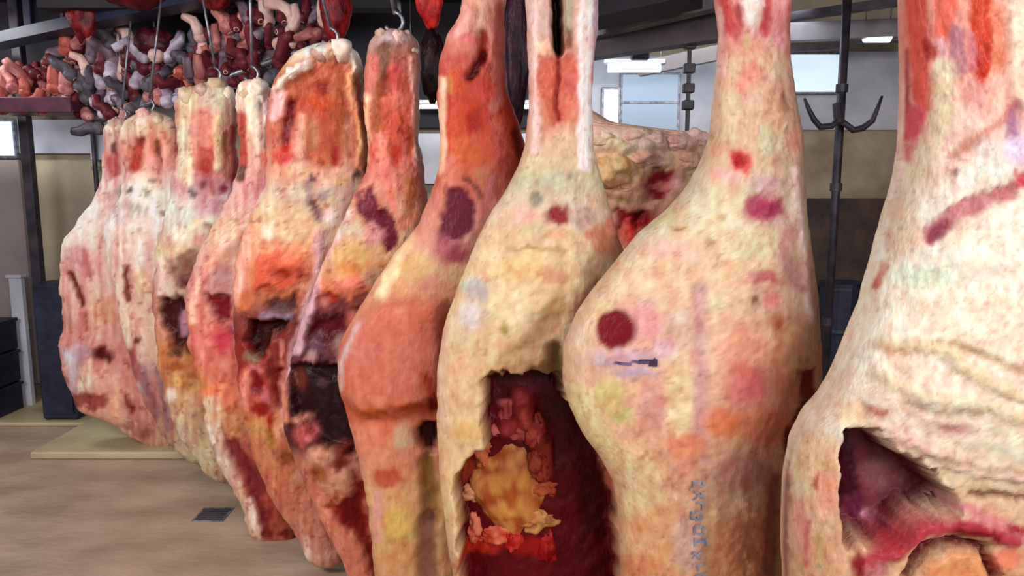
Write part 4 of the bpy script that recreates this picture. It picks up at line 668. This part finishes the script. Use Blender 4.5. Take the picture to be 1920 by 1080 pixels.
# dark slabs added at the top as a backdrop behind hanging meat
bm = bmesh.new(); bx(bm, (-6.0, 5.92, P(0, 198, 5.92).z), (P(1012, 0, 5.92).x, 6.02, 3.3)); struct(bm, 'trim_1', M['ceil_dark'])
bm = bmesh.new(); bx(bm, (-6.0, 5.0, 3.16), (P(1100, 0, 5.5).x, 5.92, 3.3)); struct(bm, 'trim_19', M['ceil_dark'])
struct(panel('p', 770, 198, 1010, 240, 6.0, .05, None), 'trim_20', M['ceil_dark'])
struct(panel('p', 700, 250, 1010, 345, 6.04, .05, None), 'trim_21', M['stainless'])
bm = bmesh.new(); bx(bm, (-2.9, 4.75, 2.86), (-.7, 4.9, 3.3)); struct(bm, 'trim_2', M['ceil_dark'])
# right part beams
simple_beam('trim_3', (1080, 62), 5.0, (1420, -20), 4.4, .10, .12, M['beam_grey'])
simple_beam('trim_4', (1080, 86), 5.1, (1420, 34), 4.7, .14, .20, mat('brown_grey_beam', (84, 70, 74), .6, 0, (60, 50, 58), 5))
simple_beam('trim_5', (1080, 20), 4.6, (1300, -30), 4.2, .30, .20, M['ceil_dark'])
simple_beam('trim_6', (1470, 34), 5.2, (1760, -8), 4.8, .08, .05, M['dark_steel'])
simple_beam('trim_7', (1470, 62), 5.4, (1760, 50), 5.4, .10, .12, M['beam_grey'])
simple_beam('trim_8', (1450, 94), 5.3, (1590, 86), 5.3, .04, .04, M['dark_steel'])
simple_beam('trim_9', (1590, 82), 5.5, (1740, 76), 5.5, .03, .015, M['dark_steel'])
simple_beam('trim_10', (1200, 130), 5.6, (1420, 84), 5.2, .06, .10, M['mauve'])
struct(panel('p', 20, 224, 170, 288, 6.04, .06, M['stainless']), 'trim_11', M['stainless'])
struct(panel('p', 170, 190, 330, 300, 6.03, .06, M['stainless']), 'trim_12', M['stainless'])
struct(panel('p', 1000, 105, 1420, 262, 6.04, .06, M['stainless']), 'trim_13', M['stainless'])
struct(panel('p', 1420, 96, 1760, 244, 6.04, .06, M['stainless']), 'trim_14', M['stainless'])
struct(panel('p', 1440, 244, 1800, 400, 6.06, .04, M['brown_wall']), 'trim_15', M['brown_wall'])
struct(panel('p', 1430, 372, 1800, 900, 6.0, .08, M['dark_brown']), 'wall_dark_panel', M['dark_brown'])  # dark panel added to stand for the darker part of the wall
struct(panel('p', -220, 300, 34, 720, 6.0, .08, M['mauve']), 'trim_16', M['mauve'])
def window(n_, x0, y0, x1, y1, Y, m='window', bars=0, fw=5):
    bm = panel('', x0 - fw, y0 - fw, x1 + fw, y1 + fw, Y, .05, None, .003)
    o = struct(bm, 'window_%d' % n_, M['steel'])
    bm = panel('', x0, y0, x1, y1, Y - .012, .02, None, .002); finish(bm, 'pane', M[m], o)
    for k in range(bars):
        q = y0 + (y1 - y0) * (k + 1) / (bars + 1); bm = panel('', x0, q - 2, x1, q + 2, Y - .02, .02, None, .001); finish(bm, 'glazing_bar', M['steel'], o)
window(1, -80, 228, 20, 292, 6.0)
window(2, 1132, 168, 1160, 232, 6.0)
window(3, 1166, 140, 1272, 244, 6.0, m='window_dim', bars=1)
window(4, 1470, 102, 1574, 172, 6.0)
def tube_lamp(ax0, ax1, ay, Y, label, rr=.02):
    A_ = P(ax0, ay, Y); B_ = P(ax1, ay, Y); B_.z = A_.z
    t = empty('fluorescent_lamp', A_, label, 'lamp')
    bm = bmesh.new(); tube(bm, [(0, 0, 0), B_ - A_], rr, 12); finish(bm, 'tube', M['lamp'], t, smooth=True)
    bm = bmesh.new(); bx(bm, (-.03, -.03, rr), (B_.x - A_.x + .03, .03, rr + .03), .004); finish(bm, 'housing', M['white'], t)
    for x in (0, B_.x - A_.x):
        bm = bmesh.new(); tube(bm, [(x, 0, rr + .03), (x, 0, 3.3 - A_.z)], .005, 6); finish(bm, 'suspension_rod', M['steel'], t)
tube_lamp(1140, 1238, 128, 5.5, 'lit bluish white fluorescent lamp seen left of the largest cream carcass', .03)
tube_lamp(1622, 1668, 66, 5.4, 'small lit white lamp near the ceiling, right of the dark pipe', .05)
tube_lamp(772, 1000, 200, 5.7, 'thin lit lamp behind the shanks under the dark backdrop slab', .016)

# hanging bracket, bolt box
A_ = P(1292, 66, 4.9); B_ = P(1288, 252, 4.9)
t = empty('ceiling_hanger', B_, 'dark steel hanger with clamps beside the largest cream carcass', 'hanger')
H = A_.z - B_.z
bm = bmesh.new(); bx(bm, (-.012, -.012, 0), (.012, .012, 3.3 - B_.z), .003); finish(bm, 'stem', M['dark_steel'], t)
for q in (.25, .42, .62, .86):
    bm = bmesh.new(); bx(bm, (-.035, -.03, H * q), (.035, .03, H * q + .06 + .05 * (q > .8)), .006); finish(bm, 'clamp', M['dark_steel'], t)
A_ = P(1200, 112, 5.2)
t = empty('junction_box', A_, 'small dark junction box with a pale cover above the bluish lamp', 'box')
bm = bmesh.new(); bx(bm, (-.06, -.04, 0), (.06, .04, .14), .008); finish(bm, 'box_body', M['dark_steel'], t)
bm = bmesh.new(); bx(bm, (-.035, -.05, .035), (.02, -.04, .1), .003); finish(bm, 'cover', M['white'], t)
bm = bmesh.new(); tube(bm, [(0, 0, .14), (0, 0, 3.3 - A_.z)], .012, 8); finish(bm, 'conduit', M['dark_steel'], t)
# dark vertical pipe with a curved double hook
px_, pt = P(1555, 560, 4.7), P(1588, -20, 4.7)
t = empty('vertical_pipe', (px_.x, 4.7, 0), 'dark vertical pipe between the largest cream carcass and the right edge carcass', 'pipe')
bm = bmesh.new(); tube(bm, [(0, 0, 0), (0, 0, 3.3)], .026, 12); finish(bm, 'pipe', M['dark_steel'], t, smooth=True)
for z in (.9, 1.75, 2.35):
    bm = bmesh.new(); tube(bm, [(0, 0, z), (0, 0, z + .05)], .036, 12); finish(bm, 'collar', M['dark_steel'], t)
bm = bmesh.new(); r_ = bmesh.ops.create_cone(bm, cap_ends=True, segments=16, radius1=.09, radius2=.07, depth=.02); bmesh.ops.translate(bm, vec=(0, 0, .01), verts=bm.verts); finish(bm, 'base_plate', M['dark_steel'], t)
hk = P(1574, 226, 4.6)
t = empty('double_gambrel_hook', hk, 'dark double curved hook hanging on the vertical pipe', 'hook')
for s_ in (-1, 1):
    q = [P(1574 + s_ * a, b, 4.6) - hk for a, b in ([(0, 222), (14, 236), (36, 238), (48, 224), (58, 204), (66, 184)] if s_ < 0 else [(0, 224), (26, 244), (44, 240), (62, 226), (70, 206), (80, 180)])]
    bm = bmesh.new(); tube(bm, q, [.018, .02, .02, .018, .014, .008], 8); finish(bm, 'hook_arm', M['dark_steel'], t, smooth=True)
bm = bmesh.new(); tube(bm, [(0, 0, -.02), (0, 0.04, .1)], .03, 10); finish(bm, 'boss', M['dark_steel'], t)
# navy drum behind
def drum(c, r, h, m, label, name='drum', lid=True):
    t = empty(name, c, label, 'drum')
    bm = bmesh.new(); tube(bm, [(0, 0, 0), (0, 0, .02), (0, 0, h * .33), (0, 0, h * .35), (0, 0, h * .37), (0, 0, h * .66), (0, 0, h * .68), (0, 0, h * .70), (0, 0, h - .02), (0, 0, h)], [r * .98, r, r, r * 1.03, r, r, r * 1.03, r, r, r * .98], 24); finish(bm, 'drum_wall', m, t, smooth=False)
    bm = bmesh.new(); tube(bm, [(0, 0, h), (0, 0, h + .025)], r * 1.03, 24); finish(bm, 'drum_lid', m, t)
c = P(1578, 560, 5.5); drum((c.x, 5.5, 0), .16, 1.08 if False else c.z + .1, M['navy'], 'tall navy drum standing in the dark behind the vertical pipe')

# left: post, navy cabinet, second post
A_ = P(40, 225, 5.75); B_ = P(102, 770, 5.75)
xp = (P(62, 400, 5.7)).x
t = empty('door_post', (xp, 5.7, 0), 'dark slim post standing left of the farthest carcass', 'post')
bm = bmesh.new(); bx(bm, (-.035, -.035, 0), (.035, .035, 3.3), .005); finish(bm, 'post', M['dark_steel'], t)
bm = bmesh.new(); bx(bm, (-.08, -.08, 0), (.08, .08, .015), .003); finish(bm, 'base_plate', M['dark_steel'], t)
a = P(72, 530, 5.5); b = P(136, 760, 5.5)
t = empty('cabinet', ((a.x + b.x) / 2 + .03, 5.55, 0), 'narrow dark navy cabinet at the foot of the slim post', 'cabinet')
hh = a.z; ww = .13
bm = bmesh.new(); bx(bm, (-ww, -.12, .04), (ww, .12, hh), .01); finish(bm, 'cabinet_body', M['navy'], t)
bm = bmesh.new(); bx(bm, (-ww + .02, -.135, .08), (ww - .02, -.12, hh - .04), .004); finish(bm, 'door', M['navy'], t)
for sx in (-1, 1):
    for sy in (-1, 1):
        bm = bmesh.new(); bx(bm, (sx * .1 - .015, sy * .09 - .015, 0), (sx * .1 + .015, sy * .09 + .015, .04)); finish(bm, 'foot', M['navy'], t)
xp2 = P(166, 320, 5.9).x
t = empty('wall_conduit', (xp2, 6.0, 0), 'thin dark conduit on the tan wall beside the farthest carcass', 'pipe')
bm = bmesh.new(); tube(bm, [(0, 0, .4), (0, 0, 3.3)], .018, 10); finish(bm, 'conduit', M['dark_steel'], t, smooth=True)
for z in (1.2, 1.9, 2.4):
    bm = bmesh.new(); bx(bm, (-.035, 0, z), (.035, .06, z + .03), .003); finish(bm, 'pipe_clamp', M['steel'], t)
xp3 = P(45, 560, 5.92).x
t = empty('pale_post', (xp3, 5.85, 0), 'pale grey narrow post left of the dark slim post', 'post')
bm = bmesh.new(); bx(bm, (-.05, -.03, 0), (.05, .03, P(0, 520, 5.85).z), .01); finish(bm, 'post', M['stainless'], t)
bm = bmesh.new(); bx(bm, (-.06, -.04, P(0, 520, 5.85).z), (.06, .04, P(0, 514, 5.85).z), .004); finish(bm, 'cap', M['stainless'], t)
c = P(-6, 640, 5.7)
t = empty('crate', (c.x - .12, 5.6, 0), 'dark navy crate stack at the left edge below the daylit window', 'crate')
h1 = P(0, 600, 5.6).z; 
for k in range(3):
    bm = bmesh.new(); bx(bm, (-.24, -.17, h1 / 3 * k), (.24, .17, h1 / 3 * (k + 1) - .012), .01); finish(bm, 'crate_body', M['navy'], t)
    bm = bmesh.new(); bx(bm, (-.25, -.18, h1 / 3 * (k + 1) - .035), (.25, .18, h1 / 3 * (k + 1) - .01), .006); finish(bm, 'crate_rim', M['navy'], t)
# low pale kerb in front of the wall
def gp(px, py, z=0.0):
    a = (px - 960) / F; b = (py - 540) / F; rz = -SP - b * CP; s = (z - CAMZ) / rz
    return Vector((a * s, (CP - b * SP) * s, z))
k0 = gp(56, 862); k1 = gp(520, 858)
bm = bmesh.new(); bx(bm, (k0.x, k0.y, 0), (1.6, YB, .05), .01); struct(bm, 'trim_17', M['kerb'])
bm = bmesh.new(); bx(bm, (-6.05, gp(0, 800).y, 0), (k0.x - .01, YB, .03), .008); struct(bm, 'trim_18', M['kerb'])
# drain standing in for a dark stain on the floor
c = gp(400, 965)
t = empty('floor_drain', c, 'small drain standing in for a dark floor stain left of the low hanging carcass ends', 'drain')
bm = bmesh.new(); bx(bm, (-.085, -.085, 0), (.085, .085, .004), .001); finish(bm, 'drain_frame', M['steel'], t)
for k in range(6):
    bm = bmesh.new(); bx(bm, (-.072, -.07 + k * .024, .004), (.072, -.058 + k * .024, .007)); finish(bm, 'drain_bar', M['dark_steel'], t)
